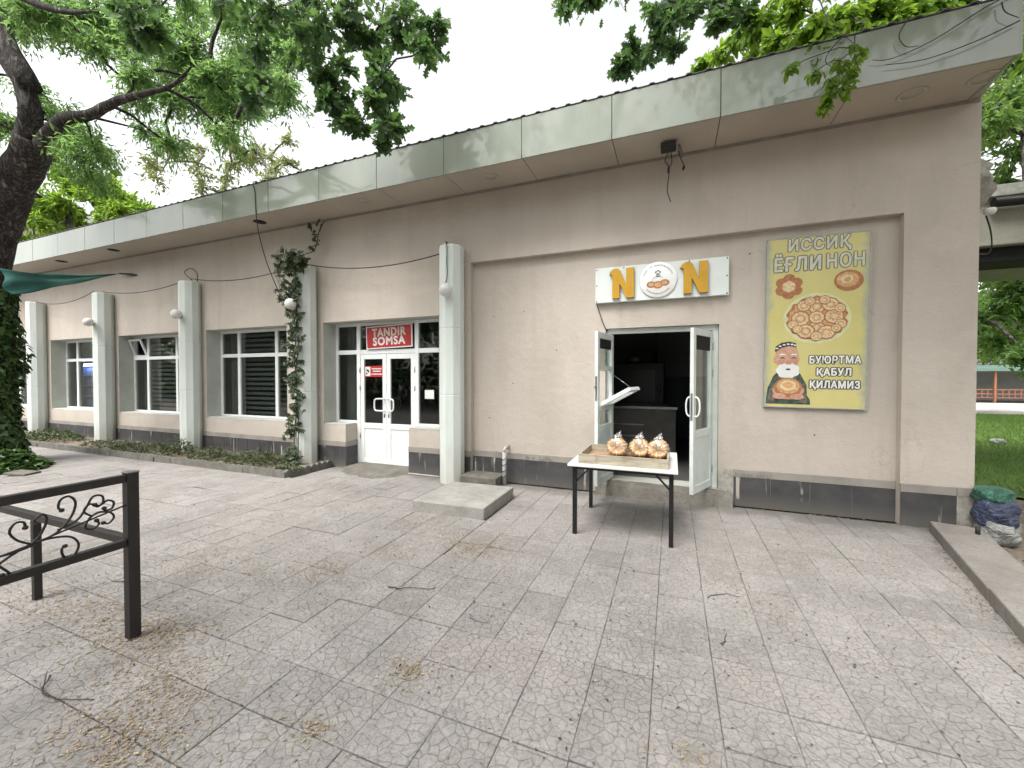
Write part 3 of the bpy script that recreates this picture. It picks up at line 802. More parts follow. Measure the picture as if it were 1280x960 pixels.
for i in range(-76, 9):
    for j in range(-20, 10):
        x, y = -.088 + TS * (i + .5), -2.83 + TS * (j + .5)
        if x > kerb_x(y) + .17 or y > .02: continue
        if y > -.98 and x < -5.8: continue
        if -2.95 < x < -2.03 and -1.56 < y < -.62: continue
        dx, dy = x - CAM_POS.x, y - CAM_POS.y
        dep = Vector((dx, dy, -1.65)).dot(fw)
        inv = False
        if dep > .3:
            px = CAM_F * Vector((dx, dy, -1.65)).dot(rt) / dep; py = CAM_F * Vector((dx, dy, -1.65)).dot(upv) / dep
            inv = abs(px) < 660 and abs(py) < 500
        spots.append(((0 if inv else 1000) + max(dep, .1) + (0 if dep > 0 else 50), x, y))
spots.sort()
SUNK = {(-1.90, -2.22), (-1.59, -2.22)}
far_v, far_f = [], []
nt_ = 0
for q, (key, x, y) in enumerate(spots):
    sunk = any(abs(x - a) < .16 and abs(y - b) < .16 for a, b in SUNK)
    z = random.gauss(0, .0016) - (.009 if sunk else 0)
    tx, ty = random.gauss(0, .0048), random.gauss(0, .0048)
    if sunk: tx, ty = .014, -.008
    rz = random.gauss(0, .004)
    if q < 300:
        o = link('paving_tile', tme, M['paving'], pav, (x, y, z))
        o.rotation_euler = (tx, ty, rz)
    else:
        m = Matrix.Translation((x, y, z)) @ Matrix.Rotation(tx, 4, 'X') @ Matrix.Rotation(ty, 4, 'Y') @ Matrix.Rotation(rz, 4, 'Z')
        b = len(far_v)
        far_v += [m @ Vector(p) for p in vs[:8]]
        far_f += [tuple(i + b for i in f) for f in fs[:5]]
mb = MB(); mb.v = far_v; mb.f = far_f; mb.sm = [False] * len(far_f)
tag(mb.build('paving_tile_field', M['paving'], pav, fix=False), kind='stuff')
tag(sheet('street', [(-90, -40), (60, -40), (60, -11.5), (-90, -11.5)], -.03, M['asphalt']), kind='structure')
# planting bed behind its edging
bed = MB()
nx, ny = 90, 6
gv = [(-24 + i * (18.1 / nx), -.93 + j * (.95 / ny), .055 + .03 * math.sin(i * 1.7 + j * 2.1) * random.random() + .03 * j / ny) for j in range(ny + 1) for i in range(nx + 1)]
gf = [(j * (nx + 1) + i, j * (nx + 1) + i + 1, (j + 1) * (nx + 1) + i + 1, (j + 1) * (nx + 1) + i) for j in range(ny) for i in range(nx)]
bed.add(gv, gf, True)
tag(bed.build('planting_bed', M['soil']), kind='structure')
# kerb on the right
kd = Vector((.247, 1, 0)).normalized(); kn = Vector((kd.y, -kd.x, 0))
kb = MB()
y0k = -9.5
for (ya, yb) in [(-9.5, -7.0), (-6.99, -4.4), (-4.39, -1.75), (-1.74, -.12)]:
    a = Vector((kerb_x(ya), ya, 0)); b = Vector((kerb_x(yb), yb, 0))
    c4 = [a, a + kn * .37, b + kn * .37, b]
    kb.add([(p.x, p.y, -.2) for p in c4] + [(p.x, p.y, .10 + .004 * i_) for i_, p in enumerate(c4)],
           [(3, 2, 1, 0), (4, 5, 6, 7), (0, 1, 5, 4), (1, 2, 6, 5), (2, 3, 7, 6), (3, 0, 4, 7)])
tag(kb.build('kerb', M['concrete_kerb'], bevel=.012), kind='structure')
st = MB(); st.tube([(2.80, -.42, .09), (2.80, -.42, .185)], .018, 8)
tag(solo(st.build('iron_stub', M['cable']), (2.80, -.42, .09)), 'short black iron stub sticking up from the concrete kerb by the building corner', 'stub')
# ground to the right of the building
tag(sheet('lawn', [(3.6, 2.3), (9.0, .2), (60, .2), (60, 19), (4.5, 19)], -.012, M['turf']), kind='structure')
tag(sheet('footpath', [(5, 20), (80, 20), (80, 29.5), (5, 29.5)], -.012, M['whitepath']), kind='structure')
pk = MB(); pk.box(5, 80, 19.6, 20, -.05, .10)
tag(pk.build('footpath_kerb', M['whitepath'], bevel=.01), kind='structure')
n = 26000
gx = rng.uniform(3.7, 15, n); gy = rng.uniform(1.2, 18.5, n)
keep = (gx - 3.6 > (2.3 - gy) * .0) & (gx < 4.0 + gy * .62 + 2) & ~((gx < 4.6) & (gy < 2.9) & (rng.random(n) < .8)) & (gy > 1.9 - (gx - 4) * .35)
gx, gy = gx[keep], gy[keep]
n = len(gx)
P = np.stack([gx, gy, np.full(n, -.015)], 1)
D = np.stack([rng.normal(0, .45, n), rng.normal(0, .45, n), np.full(n, 1.)], 1)
N = np.stack([rng.normal(0, 1, n), rng.normal(0, 1, n), np.full(n, .1)], 1)
tag(leaves('grass', P, D, N, rng.uniform(.06, .16, n), rng.uniform(.012, .022, n), 'blade', M['grass']), kind='stuff')

# ================================================================== BUILDING
B = thing('bakery_building', 'long low pink rendered bakery building with white pillars and deep pale fascia', 'building', (-8.5, 4, 0))
XL, XR, ZT = -20.0, 2.985, 4.56
WIN = [(-19.25, -16.85), (-15.95, -13.55), (-12.70, -10.30), (-9.40, -7.0)]
ENT = (-6.06, -3.565)
DOOR = (-.885, .56)
RX0, RX1, RZ = -2.985, 2.37, 3.46
xb = sorted({XL, XR, RX0, RX1, ENT[0], ENT[1], -5.545, -4.165, DOOR[0], DOOR[1], *[v for w in WIN for v in w]})
zb = [0.0, .19, .765, 2.335, 2.66, RZ, ZT]
def depth_of(xm, zm):
    for w in WIN:
        if w[0] < xm < w[1] and .765 < zm < 2.66: return None
    if ENT[0] < xm < ENT[1] and zm < 2.66:
        if zm < .765 and (xm < -5.545 or xm > -4.165): return 0.0
        return None
    if DOOR[0] < xm < DOOR[1] and .19 < zm < 2.335: return None
    if RX0 < xm < RX1 and zm < RZ: return .10
    return 0.0
THK = .40
wall = MB()
cells = {}
for i in range(len(xb) - 1):
    for j in range(len(zb) - 1):
        cells[i, j] = depth_of((xb[i] + xb[i + 1]) / 2, (zb[j] + zb[j + 1]) / 2)
for (i, j), d in cells.items():
    x0, x1, z0, z1 = xb[i], xb[i + 1], zb[j], zb[j + 1]
    if d is None: continue
    wall.add([(x0, d, z0), (x1, d, z0), (x1, d, z1), (x0, d, z1)], [(0, 1, 2, 3)])
    wall.add([(x0, THK, z0), (x1, THK, z0), (x1, THK, z1), (x0, THK, z1)], [(3, 2, 1, 0)])
    for (di, dj) in ((1, 0), (0, 1)):
        e = cells.get((i + di, j + dj), 'out')
        if e == 'out' or e is None or e == d: continue
        if di: wall.add([(x1, min(d, e), z0), (x1, max(d, e), z0), (x1, max(d, e), z1), (x1, min(d, e), z1)], [(0, 1, 2, 3) if d < e else (3, 2, 1, 0)])
        else: wall.add([(x0, min(d, e), z1), (x1, min(d, e), z1), (x1, max(d, e), z1), (x0, max(d, e), z1)], [(3, 2, 1, 0) if d > e else (0, 1, 2, 3)])
# end walls and back wall
wall.add([(XR, 0, 0), (XR, 8.2, 0), (XR, 8.2, ZT), (XR, 0, ZT)], [(0, 1, 2, 3)])
wall.add([(XL, 0, 0), (XL, 8.2, 0), (XL, 8.2, ZT), (XL, 0, ZT)], [(3, 2, 1, 0)])
wall.add([(XL, 8.2, 0), (XR, 8.2, 0), (XR, 8.2, ZT), (XL, 8.2, ZT)], [(3, 2, 1, 0)])
wall.build('wall', M['stucco'], B, fix=False)
# painted reveals of every opening
def reveal(x0, x1, z0, z1, y0=.0, y1=.40, floor=True):
    e = .003; rv = MB()
    rv.add([(x0 + 0, y0 + e, z0), (x0, y1, z0), (x0, y1, z1), (x0, y0 + e, z1)], [(0, 1, 2, 3)])
    rv.add([(x1, y0 + e, z0), (x1, y1, z0), (x1, y1, z1), (x1, y0 + e, z1)], [(3, 2, 1, 0)])
    rv.add([(x0, y0 + e, z1), (x1, y0 + e, z1), (x1, y1, z1), (x0, y1, z1)], [(3, 2, 1, 0)])
    if floor: rv.add([(x0, y0 + e, z0), (x1, y0 + e, z0), (x1, y1, z0), (x0, y1, z0)], [(0, 1, 2, 3)])
    rv.build('reveal', M['reveal'], B, fix=False)
for w in WIN: reveal(w[0], w[1], .765, 2.66)
reveal(ENT[0], ENT[1], .765, 2.66, floor=False)
reveal(DOOR[0], DOOR[1], .19, 2.335, .10)
for xs, xa, xb2, flip in ((-5.545, -6.06, -5.545, False), (-4.165, -4.165, -3.565, True)):     # low walls under the side lights
    kw = MB()
    kw.add([(xs, 0, 0), (xs, .34, 0), (xs, .34, .765), (xs, 0, .765)], [(3, 2, 1, 0) if flip else (0, 1, 2, 3)])
    kw.add([(xa, 0, .765), (xb2, 0, .765), (xb2, .34, .765), (xa, .34, .765)], [(0, 1, 2, 3)])
    kw.build('low_wall', M['stucco'], B, fix=False)
# plinth: band and tiles
def plinth_run(x0, x1, y, tw=.36, z=.372, band=True, first=None):
    if band:
        m = MB(); m.box(x0, x1, y - .018, y + .01, z + .003, .468); m.build('plinth_band', M['band'], B, bevel=.004)
    m = MB(); m.box(x0 + .001, x1 - .001, y - .0095, y + .008, .0, z - .002); m.build('plinth_grout', M['grout'], B)
    x = x0
    w = first or tw
    while x < x1 - .02:
        e = min(x + w, x1)
        if x1 - e < .08: e = x1
        m = MB(); m.box(x + .003, e - .003, y - .014 - random.random() * .0015, y + .01, .0, z)
        m.build('plinth_tile', M['plinth'], B, bevel=.002)
        x = e; w = tw
plinth_run(XL, -6.06, 0)
plinth_run(-6.06, -5.545 + .013, 0, .27)
m = MB(); m.box(-5.555, -5.533, .003, .335, 0, .371); m.build('plinth_tile', M['plinth'], B, bevel=.002)
m = MB(); m.box(-5.555, -5.529, -.004, .335, .376, .467); m.build('plinth_band', M['band'], B)
plinth_run(-4.165, -3.565, 0, .30)
plinth_run(-3.565, RX0, 0, .3)
plinth_run(RX0, -1.07, .10, .36, first=.15)
plinth_run(.74, RX1, .10, .41)
plinth_run(RX1, 2.84, 0, .42)
m = MB(); m.box(2.843, 3.0, -.012, .03, 0, .372); m.build('plinth_return', M['plaster_patch'], B)
m = MB(); m.box(2.843, 3.0, -.016, .03, .374, .468); m.build('plinth_band', M['band'], B)
def ragged(x0, x1, z1, y):      # bare broken plaster either side of the bakery door
    n = 14; pp = MB(); top = [(x0 + (x1 - x0) * i / n, z1 + random.uniform(-.05, .05)) for i in range(n + 1)]
    pp.prism([(x0, 0), (x1, 0)] + top[::-1], y, y + .05); pp.build('plaster_patch', M['plaster_patch'], B)
ragged(-1.07, DOOR[0], .36, .088); ragged(DOOR[1], .74, .42, .088)
sl = MB()
n = 22
prof = []
for i in range(n + 1):
    x = -1.0 + (1.72) * i / n
    prof.append((x, .185 + random.uniform(-.012, .004), random.uniform(-.03, .02)))
for i in range(n):
    a, b = prof[i], prof[i + 1]
    sl.add([(a[0], a[2] - .06, 0), (b[0], b[2] - .06, 0), (b[0], b[2], b[1] - .05), (a[0], a[2], a[1] - .05), (a[0], .06 + a[2], a[1]), (b[0], .06 + b[2], b[1]), (b[0], .42, .188), (a[0], .42, .188)],
           [(0, 1, 2, 3), (3, 2, 5, 4), (4, 5, 6, 7)], False)
sl.build('door_sill', M['concrete_dark'], B)
def scribble(x0, x1, y, name='scribble'):      # black pen marks on the grey band
    m = MB(); x = x0
    while x < x1:
        if random.random() < .82:
            a = random.uniform(.375, .40); b = a + random.uniform(.02, .055)
            m.bar((x, y, a), (x + random.uniform(-.008, .008), y, min(b, .462)), .0015, .004, up=(0, -1, 0))
            if random.random() < .4: m.bar((x, y, (a + b) / 2), (x + .012, y, (a + b) / 2 + random.uniform(-.01, .01)), .0015, .004, up=(0, -1, 0))
        x += random.uniform(.012, .02)
    tag(m.build(name, M['p_dark'], B), 'row of small black pen marks on the grey band', kind='stuff')
scribble(.76, .96, .080); scribble(1.0, 1.16, .080); scribble(-2.08, -1.93, .080); scribble(-1.86, -1.66, .080)
m = MB()
for (x, z) in ((-2.62, 2.60), (-2.12, 2.65), (-2.30, 1.55), (-1.6, 2.05), (-2.7, 1.0), (1.6, .95), (.9, 3.2)):
    m.lathe([(.0, .0), (.009, .0)], (x, .0992, z), 8, axis='y')
tag(m.build('screw_hole', M['hole'], B, fix=False), kind='stuff')
# pillars
def column(x):
    m = MB()
    n, r, yc = 10, .186, -.165
    prof = []
    for z in (0, .015, 1.365, 1.372, 1.378, 1.385, 2.395, 2.402, 2.408, 2.415, 3.66, 3.68):
        rr = r - (.006 if z in (1.372, 1.378, 2.402, 2.408) else 0) - (.008 if z == 3.68 else 0)
        prof.append((rr, z))
    vs_, fs_ = [], []
    for rr, z in prof:
        for j in range(n):
            t = 2 * math.pi * (j + .5) / n
            vs_.append((x + rr * math.cos(t) / math.cos(math.pi / n), yc + rr * math.sin(t) / math.cos(math.pi / n), z))
    for i in range(len(prof) - 1):
        for j in range(n):
            fs_.append((i * n + j, i * n + (j + 1) % n, (i + 1) * n + (j + 1) % n, (i + 1) * n + j))
    fs_.append(tuple((len(prof) - 1) * n + j for j in range(n)))
    m.add(vs_, fs_)
    return m.build('column', M['column'], B)
COLX = [-16.25, -12.97, -9.66, -6.32, -3.23]
for x in COLX: column(x)
# fascia and soffit panels
SEAM = [2.87, 1.674, .483, -.70, -1.866, -3.05, -4.235, -5.40, -6.57, -7.75, -8.905, -10.09, -11.265, -12.43, -13.6, -14.8, -16.0, -17.2, -18.4, -19.6, -20.2]
for a, b in zip(SEAM[1:], SEAM[:-1]):
    m = MB()
    dy = random.uniform(-.002, .002)
    m.box(a + .004, b - .004, -.70 + dy, -.676 + dy, 4.532, 5.06)
    m.build('fascia_panel', M['fascia'], B, bevel=.003)
    m = MB()
    bb = b if b < 2.8 else None
    x1b, x1f = (b - .004, b - .004) if bb else (2.975, b - .004)
    m.add([(a + .004, -.674, 4.548), (x1f, -.674, 4.548), (x1b, .05, 4.553), (a + .004, .05, 4.553),
           (a + .004, -.674, 4.565), (x1f, -.674, 4.565), (x1b, .05, 4.57), (a + .004, .05, 4.57)],
          [(0, 1, 2, 3), (7, 6, 5, 4), (0, 4, 5, 1), (1, 5, 6, 2), (2, 6, 7, 3), (3, 7, 4, 0)])
    m.build('soffit_panel', M['soffit'], B)
m = MB(); m.box(XL - .15, 2.86, -.672, 8.3, 4.575, 5.04); m.build('roof_slab', M['hole'], B)
m = MB(); m.box(2.863, 2.89, -.69, 8.3, 4.54, 5.06); m.build('fascia_return', M['fascia'], B)
m = MB(); m.bar((-20, -.012, 4.535), (2.97, -.012, 4.535), .02, .03); m.build('joint_bead', M['band'], B)
rs = MB()      # corrugated sheet whose ribs show above the fascia
ribs = []
x = XL - .2
while x < 2.93:
    ribs += [(x, 5.068), (x + .12, 5.068), (x + .14, 5.084), (x + .18, 5.084)]
    x += .2
for (xa, za), (xb_, zb_) in zip(ribs[:-1], ribs[1:]):
    rs.add([(xa, -.712, za), (xb_, -.712, zb_), (xb_, 8.4, zb_ + .1), (xa, 8.4, za + .1), (xa, -.712, za + .006), (xb_, -.712, zb_ + .006), (xb_, 8.4, zb_ + .106), (xa, 8.4, za + .106)],
           [(3, 2, 1, 0), (4, 5, 6, 7), (0, 1, 5, 4)])
rs.build('roof_sheet', M['roof'], B, fix=False)
# round downlights in the soffit
for (x, y) in [(2.27, -.35), (-2.47, -.36), (-4.77, -.40), (2.80, -.38)]:
    m = MB(); m.lathe([(.085, 4.5485), (.10, 4.541), (.118, 4.541), (.122, 4.5485)], (x, y, 0), 28)
    o = m.build('downlight', M['ring'], B)
    m = MB(); m.lathe([(.0, 4.546), (.084, 4.546), (.085, 4.5495)], (x, y, 0), 24); m.build('diffuser', M['soffit'], o)
for (x, y) in [(-7.19, -.39), (-11.89, -.43), (-14.26, -.39)]:
    m = MB(); m.lathe([(.0, 4.5445), (.11, 4.5445), (.112, 4.5475)], (x, y, 0), 24); m.build('downlight_hole', M['hole'], B)
# rooms behind the glass
def room(x0, x1, y0, y1, z0, z1, parts=('wall', 'floor')):
    m = MB()
    m.add([(x0, y1, z0), (x1, y1, z0), (x1, y1, z1), (x0, y1, z1)], [(0, 1, 2, 3)])
    m.add([(x0, y0, z0), (x0, y1, z0), (x0, y1, z1), (x0, y0, z1)], [(0, 1, 2, 3)])
    m.add([(x1, y0, z0), (x1, y1, z0), (x1, y1, z1), (x1, y0, z1)], [(3, 2, 1, 0)])
    m.add([(x0, y0, z1), (x1, y0, z1), (x1, y1, z1), (x0, y1, z1)], [(0, 1, 2, 3)])
    m.build('inner_wall', M['interior'], B, fix=False)
    m = MB(); m.add([(x0, y0, z0), (x1, y0, z0), (x1, y1, z0), (x0, y1, z0)], [(0, 1, 2, 3)])
    m.build('inner_floor', M['floor_in'], B, fix=False)
room(-19.8, -3.2, .41, 5.5, .05, 3.1)
room(-3.0, 2.8, .41, 4.6, .19, 3.0)
m = MB(); m.box(-2.99, 2.79, 4.57, 4.595, .2, 1.66); m.build('dado', M['dado'], B)
m = MB(); m.tube([(-.29, 4.5, .2), (-.29, 4.5, 2.95)], .022, 8); m.build('wall_pipe', M['pipe'], B)

# windows
def rect_frame(m, x0, x1, z0, z1, w, y0, y1):
    m.box(x0, x0 + w, y0, y1, z0, z1); m.box(x1 - w, x1, y0, y1, z0, z1)
    m.box(x0 + w, x1 - w, y0 + .0007, y1 - .0007, z0, z0 + w); m.box(x0 + w, x1 - w, y0 + .0007, y1 - .0007, z1 - w, z1)
def window(x0, x1, z0, z1, mull, tz, y=.295, blind=True, curtain=True, vent=False):
    m = MB(); w = .055
    rect_frame(m, x0 + .001, x1 - .001, z0 + .001, z1 - .001, w, y, y + .06)
    for xm in mull: m.box(xm - .04, xm + .04, y + .001, y + .058, z0 + w, z1 - w)
    edges = [x0 + w] + [v for xm in mull for v in (xm - .04, xm + .04)] + [x1 - w]
    for k_ in range(0, len(edges), 2):
        m.box(edges[k_], edges[k_ + 1], y + .002, y + .057, tz - .038, tz + .038)
    o = m.build('window', M['upvc'], B, bevel=.004)
    for k_ in range(0, len(edges), 2):
        for (za, zc) in ((z0 + w, tz - .038), (tz + .038, z1 - w)):
            p = MB(); p.box(edges[k_] - .004, edges[k_ + 1] + .004, y + .026, y + .032, za - .004, zc + .004)
            if vent and k_ == 0 and za > tz:
                p = MB()
                mm = Matrix.Translation((0, y + .03, za)) @ Matrix.Rotation(R(20), 4, 'X') @ Matrix.Translation((0, -(y + .03), -za))
                rect_frame(p, edges[k_], edges[k_ + 1], za, zc, .04, y + .012, y + .045)
                p.v = [tuple(mm @ Vector(q)) for q in p.v]
                p.build('vent_sash', M['upvc'], o)
                continue
            p.build('pane', M['glass'], o)
    if blind:
        bl = MB(); z = z1 - .08
        while z > z0 + .06:
            bl.add([(edges[1] - .25, y + .13, z), (x1 - .07, y + .13, z), (x1 - .07, y + .15, z - .062), (edges[1] - .25, y + .15, z - .062)], [(0, 1, 2, 3)])
            z -= .105
        tag(bl.build('blind', M['blind'], o, fix=False), kind='stuff')
    if curtain:
        c = MB(); n = 40; xa, xc = x0 + .06, edges[1] - .20
        vs_ = []
        for i in range(n + 1):
            t = i / n
            vs_ += [(xa + (xc - xa) * t, y + .20 + .025 * math.sin(t * 40), z) for z in (z0 + .03, z1 - .03)]
        c.add(vs_, [(2 * i, 2 * i + 2, 2 * i + 3, 2 * i + 1) for i in range(n)], True)
        c.build('curtain', M['curtain'], o, fix=False)
    s = MB(); s.box(x0 + .003, x1 - .003, .012, y - .003, z0 + .002, z0 + .022); s.build('sill', M['reveal'], o, bevel=.004)
    return o
for i_, (a, b) in enumerate(WIN):
    window(a, b, .765, 2.66, [a + .60, a + 1.74], 2.115, blind=(i_ != 1), vent=(i_ == 2))
# entrance screen with side lights, transom lights and two white leaves
Y0 = .295
es = MB(); w = .055
ex0, ex1, em0, em1 = -6.06, -3.565, -5.545, -4.165
es.box(ex0 + .001, ex0 + w, Y0, Y0 + .06, .767, 2.658); es.box(ex1 - w, ex1 - .001, Y0, Y0 + .06, .767, 2.658)
es.box(em0, em0 + .08, Y0 - .004, Y0 + .066, .02, 2.658); es.box(em1 - .08, em1, Y0 - .004, Y0 + .066, .02, 2.658)
es.box(ex0 + w, em0, Y0 + .001, Y0 + .059, .767, .767 + w); es.box(em1, ex1 - w, Y0 + .001, Y0 + .059, .767, .767 + w)
es.box(ex0 + w, em0, Y0 + .001, Y0 + .059, 2.605, 2.657); es.box(em0 + .08, em1 - .08, Y0 + .001, Y0 + .059, 2.605, 2.657); es.box(em1, ex1 - w, Y0 + .001, Y0 + .059, 2.605, 2.657)
es.box(ex0 + w, em0, Y0 + .001, Y0 + .059, 2.075, 2.155); es.box(em0 + .08, em1 - .08, Y0 + .001, Y0 + .059, 2.075, 2.155); es.box(em1, ex1 - w, Y0 + .001, Y0 + .059, 2.075, 2.155)
ESC = es.build('entrance_frame', M['upvc'], B, bevel=.004)
for (a, b, c, d) in [(ex0 + w, em0, .82, 2.075), (em1, ex1 - w, .82, 2.075), (ex0 + w, em0, 2.155, 2.605), (em0 + .08, em1 - .08, 2.155, 2.605), (em1, ex1 - w, 2.155, 2.605)]:
    p = MB(); p.box(a - .004, b + .004, Y0 + .026, Y0 + .032, c - .004, d + .004); p.build('pane', M['glass'], ESC)
p = MB(); p.box(-4.05, -3.865, Y0 + .020, Y0 + .0245, 1.265, 1.42); o = p.build('notice', M['p_white'], ESC)
tag(o, 'small white paper notice stuck in the right side light')
p = MB()
for k_ in range(5): p.box(-4.035, -3.97 + random.uniform(0, .06), Y0 + .0185, Y0 + .0195, 1.385 - k_ * .025, 1.392 - k_ * .025)
p.box(-4.04, -4.005, Y0 + .0183, Y0 + .0193, 1.39, 1.41)
c = MB(); n = 30
vs_ = []
for i in range(n + 1): vs_ += [(-6.0 + .32 * i / n, .52 + .02 * math.sin(i * 1.1), z) for z in (.8, 2.6)]
c.add(vs_, [(2 * i, 2 * i + 2, 2 * i + 3, 2 * i + 1) for i in range(n)], True)
c.build('curtain', M['curtain'], ESC, fix=False)
for (a, b) in ((ex0, em0), (em1, ex1)):
    sl = MB(); sl.box(a + .005, b - .005, .01, Y0 - .008, .768, .786); sl.build('sill', M['reveal'], ESC, bevel=.003)
def leaf(x0, x1, hinge_left, sticker):
    m = MB(); y0, y1 = Y0 + .004, Y0 + .052; z0, z1 = .035, 2.07
    s = .085
    m.box(x0, x0 + s, y0, y1, z0, z1); m.box(x1 - s, x1, y0, y1, z0, z1)
    for (a, b) in ((z0, z0 + .09), (.69, .79), (z1 - .09, z1)): m.box(x0 + s, x1 - s, y0 + .001, y1 - .001, a, b)
    d = m.build('door', M['upvc'], B, bevel=.004)
    p = MB(); p.box(x0 + s - .003, x1 - s + .003, y0 + .014, y0 + .034, z0 + .085, .695)
    p.build('door_panel', M['upvc'], d)
    for k_ in range(1, 4):
        p = MB(); xx = x0 + s + (x1 - x0 - 2 * s) * k_ / 4
    p = MB(); p.box(x0 + s - .004, x1 - s + .004, y0 + .022, y0 + .028, .785, z1 - .085); p.build('pane', M['glass'], d)
    xh = x1 - .045 if hinge_left else x0 + .045
    h = MB(); sg = -1 if hinge_left else 1
    h.tube(smooth_path([(xh, y0, 1.25), (xh, y0 - .055, 1.25), (xh + sg * .06, y0 - .075, 1.25), (xh + sg * .15, y0 - .075, 1.235), (xh + sg * .165, y0 - .075, 1.14), (xh + sg * .15, y0 - .075, 1.045), (xh + sg * .06, y0 - .075, 1.03), (xh, y0 - .055, 1.03), (xh, y0, 1.03)], 3), .014, 8)
    h.build('handle', M['upvc'], d)
    for zz in (.55, 1.45, 1.78):
        q = MB(); xx = x0 - .004 if hinge_left else x1 + .004
        q.tube([(xx, y0 - .008, zz - .05), (xx, y0 - .008, zz + .05)], .011, 8); q.build('hinge', M['steel'], d)
    kh = MB(); kh.box(xh - .012, xh + .012, y0 - .006, y0 + .001, .90, .965); kh.build('lock_plate', M['gasket'], d)
    return d, y0
d1, y0 = leaf(-5.462, -4.868, True, True)
leaf(-4.862, -4.248, False, False)
stk = MB(); stk.box(-5.375, -4.955, y0 + .0195, y0 + .0215, 1.65, 1.855)
s_ = stk.build('sticker', M['red'], d1); tag(s_, 'red and white camera warning sticker on the glass')
p = MB(); p.box(-5.362, -5.245, y0 + .0165, y0 + .0185, 1.668, 1.838)
def disc(m, cx, cz, rx, rz, y, n=28, lobes=0, amp=0.0, ph=0.0):
    vs_ = [(cx, y, cz)]
    for i in range(n):
        t = 2 * math.pi * i / n
        q = 1 + (amp * abs(math.sin(lobes * t / 2 + ph)) - amp / 2 if lobes else 0)
        vs_.append((cx + rx * q * math.cos(t), y, cz + rz * q * math.sin(t)))
    m.add(vs_, [(0, 1 + i, 1 + (i + 1) % n) for i in range(n)])
    return m
def poly(m, pts, y):
    return m.add([(x, y, z) for x, z in pts], [tuple(range(len(pts)))])
# (the white square, camera sign and lines sit on the sticker as print; they share its depth level)
o = p.build('sticker_print', M['p_white'], d1)
p = MB()
poly(p, [(-5.345, 1.80), (-5.275, 1.775), (-5.265, 1.735), (-5.285, 1.73), (-5.335, 1.765)], y0 + .015)
p.box(-5.345, -5.325, y0 + .0145, y0 + .0155, 1.69, 1.735); p.box(-5.335, -5.30, y0 + .0143, y0 + .0153, 1.705, 1.717)
p.build('camera_sign', M['p_dark'], d1, fix=False)
p = MB()
for (a, b, z) in ((-5.215, -4.985, 1.80), (-5.19, -5.005, 1.755), (-5.222, -4.978, 1.70)):
    x = a
    while x < b:
        wd = random.uniform(.012, .02); p.box(x, min(x + wd, b), y0 + .0165, y0 + .0185, z - .010, z + .012); x += wd + .004
p.build('sticker_lines', M['p_white'], d1)

# bakery doorway: outer frame and two leaves standing open
bf = MB(); fy0, fy1 = .165, .225
bf.box(DOOR[0] + .001, DOOR[0] + .07, fy0, fy1, .19, 2.333); bf.box(DOOR[1] - .07, DOOR[1] - .001, fy0, fy1, .19, 2.333)
bf.box(DOOR[0] + .07, DOOR[1] - .07, fy0 + .001, fy1 - .001, 2.262, 2.333)
bf.build('door_frame', M['upvc_old'], B, bevel=.004)
def swing(m, M4):
    m.v = [tuple(M4 @ Vector(q)) for q in m.v]; return m
def leaf_matrix(H, E):
    d = (Vector((E[0], E[1], 0)) - Vector((H[0], H[1], 0))).normalized()
    m = Matrix((d, Vector((0, 0, 1)).cross(d), Vector((0, 0, 1)))).transposed().to_4x4()
    m.translation = Vector((H[0], H[1], 0)); return m
LW = .63
def rails(m, zs, s=.075, th=.045, z0=.215, z1=2.245):
    m.box(0, s, -th / 2, th / 2, z0, z1); m.box(LW - s, LW, -th / 2, th / 2, z0, z1)
    for a, b in zs: m.box(s, LW - s, -th / 2 + .001, th / 2 - .001, a, b)
def dhandle(m, x, side):
    o_ = side * .02
    m.tube(smooth_path([(x, o_, 1.40), (x, o_ + side * .03, 1.40), (x, o_ + side * .055, 1.36), (x, o_ + side * .062, 1.285), (x, o_ + side * .055, 1.21), (x, o_ + side * .03, 1.17), (x, o_, 1.17)], 3), .010, 8)
# left leaf
ml = leaf_matrix((-.80, .17), (-.920, -.448))
m = MB(); rails(m, [(.215, .31), (.93, 1.0), (1.20, 1.265), (1.73, 1.80), (2.165, 2.245)])
dl = swing(m, ml).build('door', M['upvc_old'], B, bevel=.004)
tag(dl, 'open left door leaf with a tilted vent sash')
p = MB(); p.box(.072, LW - .072, -.010, .010, .305, .935); swing(p, ml).build('door_panel', M['upvc_old'], dl)
for a, b in ((1.0, 1.20), (1.80, 2.165)):
    p = MB(); p.box(.072, LW - .072, -.004, .004, a - .003, b + .003); swing(p, ml).build('pane', M['glass_door'], dl)
p = MB(); p.box(.08, LW - .08, .006, .009, 2.03, 2.16); swing(p, ml).build('tint_strip', M['hole'], dl)
p = MB(); p.box(LW - .002, LW + .006, -.012, .012, 1.34, 1.66); p.box(LW - .002, LW + .05, -.008, .008, 1.50, 1.53); swing(p, ml).build('lock_plate', M['steel'], dl)
axis_pt = ml @ Vector((0, 0, 1.27)); ax = (ml.to_3x3() @ Vector((1, 0, 0)))
nrm = Vector((ax.y, -ax.x, 0)); nrm = nrm if nrm.x > 0 else -nrm
t_ = R(61); up_s = (nrm * math.sin(t_) + Vector((0, 0, 1)) * math.cos(t_))
mv = Matrix((ax, up_s.cross(ax) * 1, up_s)).transposed().to_4x4(); mv.translation = axis_pt
p = MB()
for (x0, x1, z0, z1) in ((.08, .14, 0, .47), (LW - .14, LW - .08, 0, .47), (.14, LW - .14, 0.0, .06), (.14, LW - .14, .41, .47)): p.box(x0, x1, -.024, .024, z0 + (.0005 if x0 == .14 else 0), z1)
vs1 = swing(p, mv).build('vent_sash', M['upvc'], dl, bevel=.004)
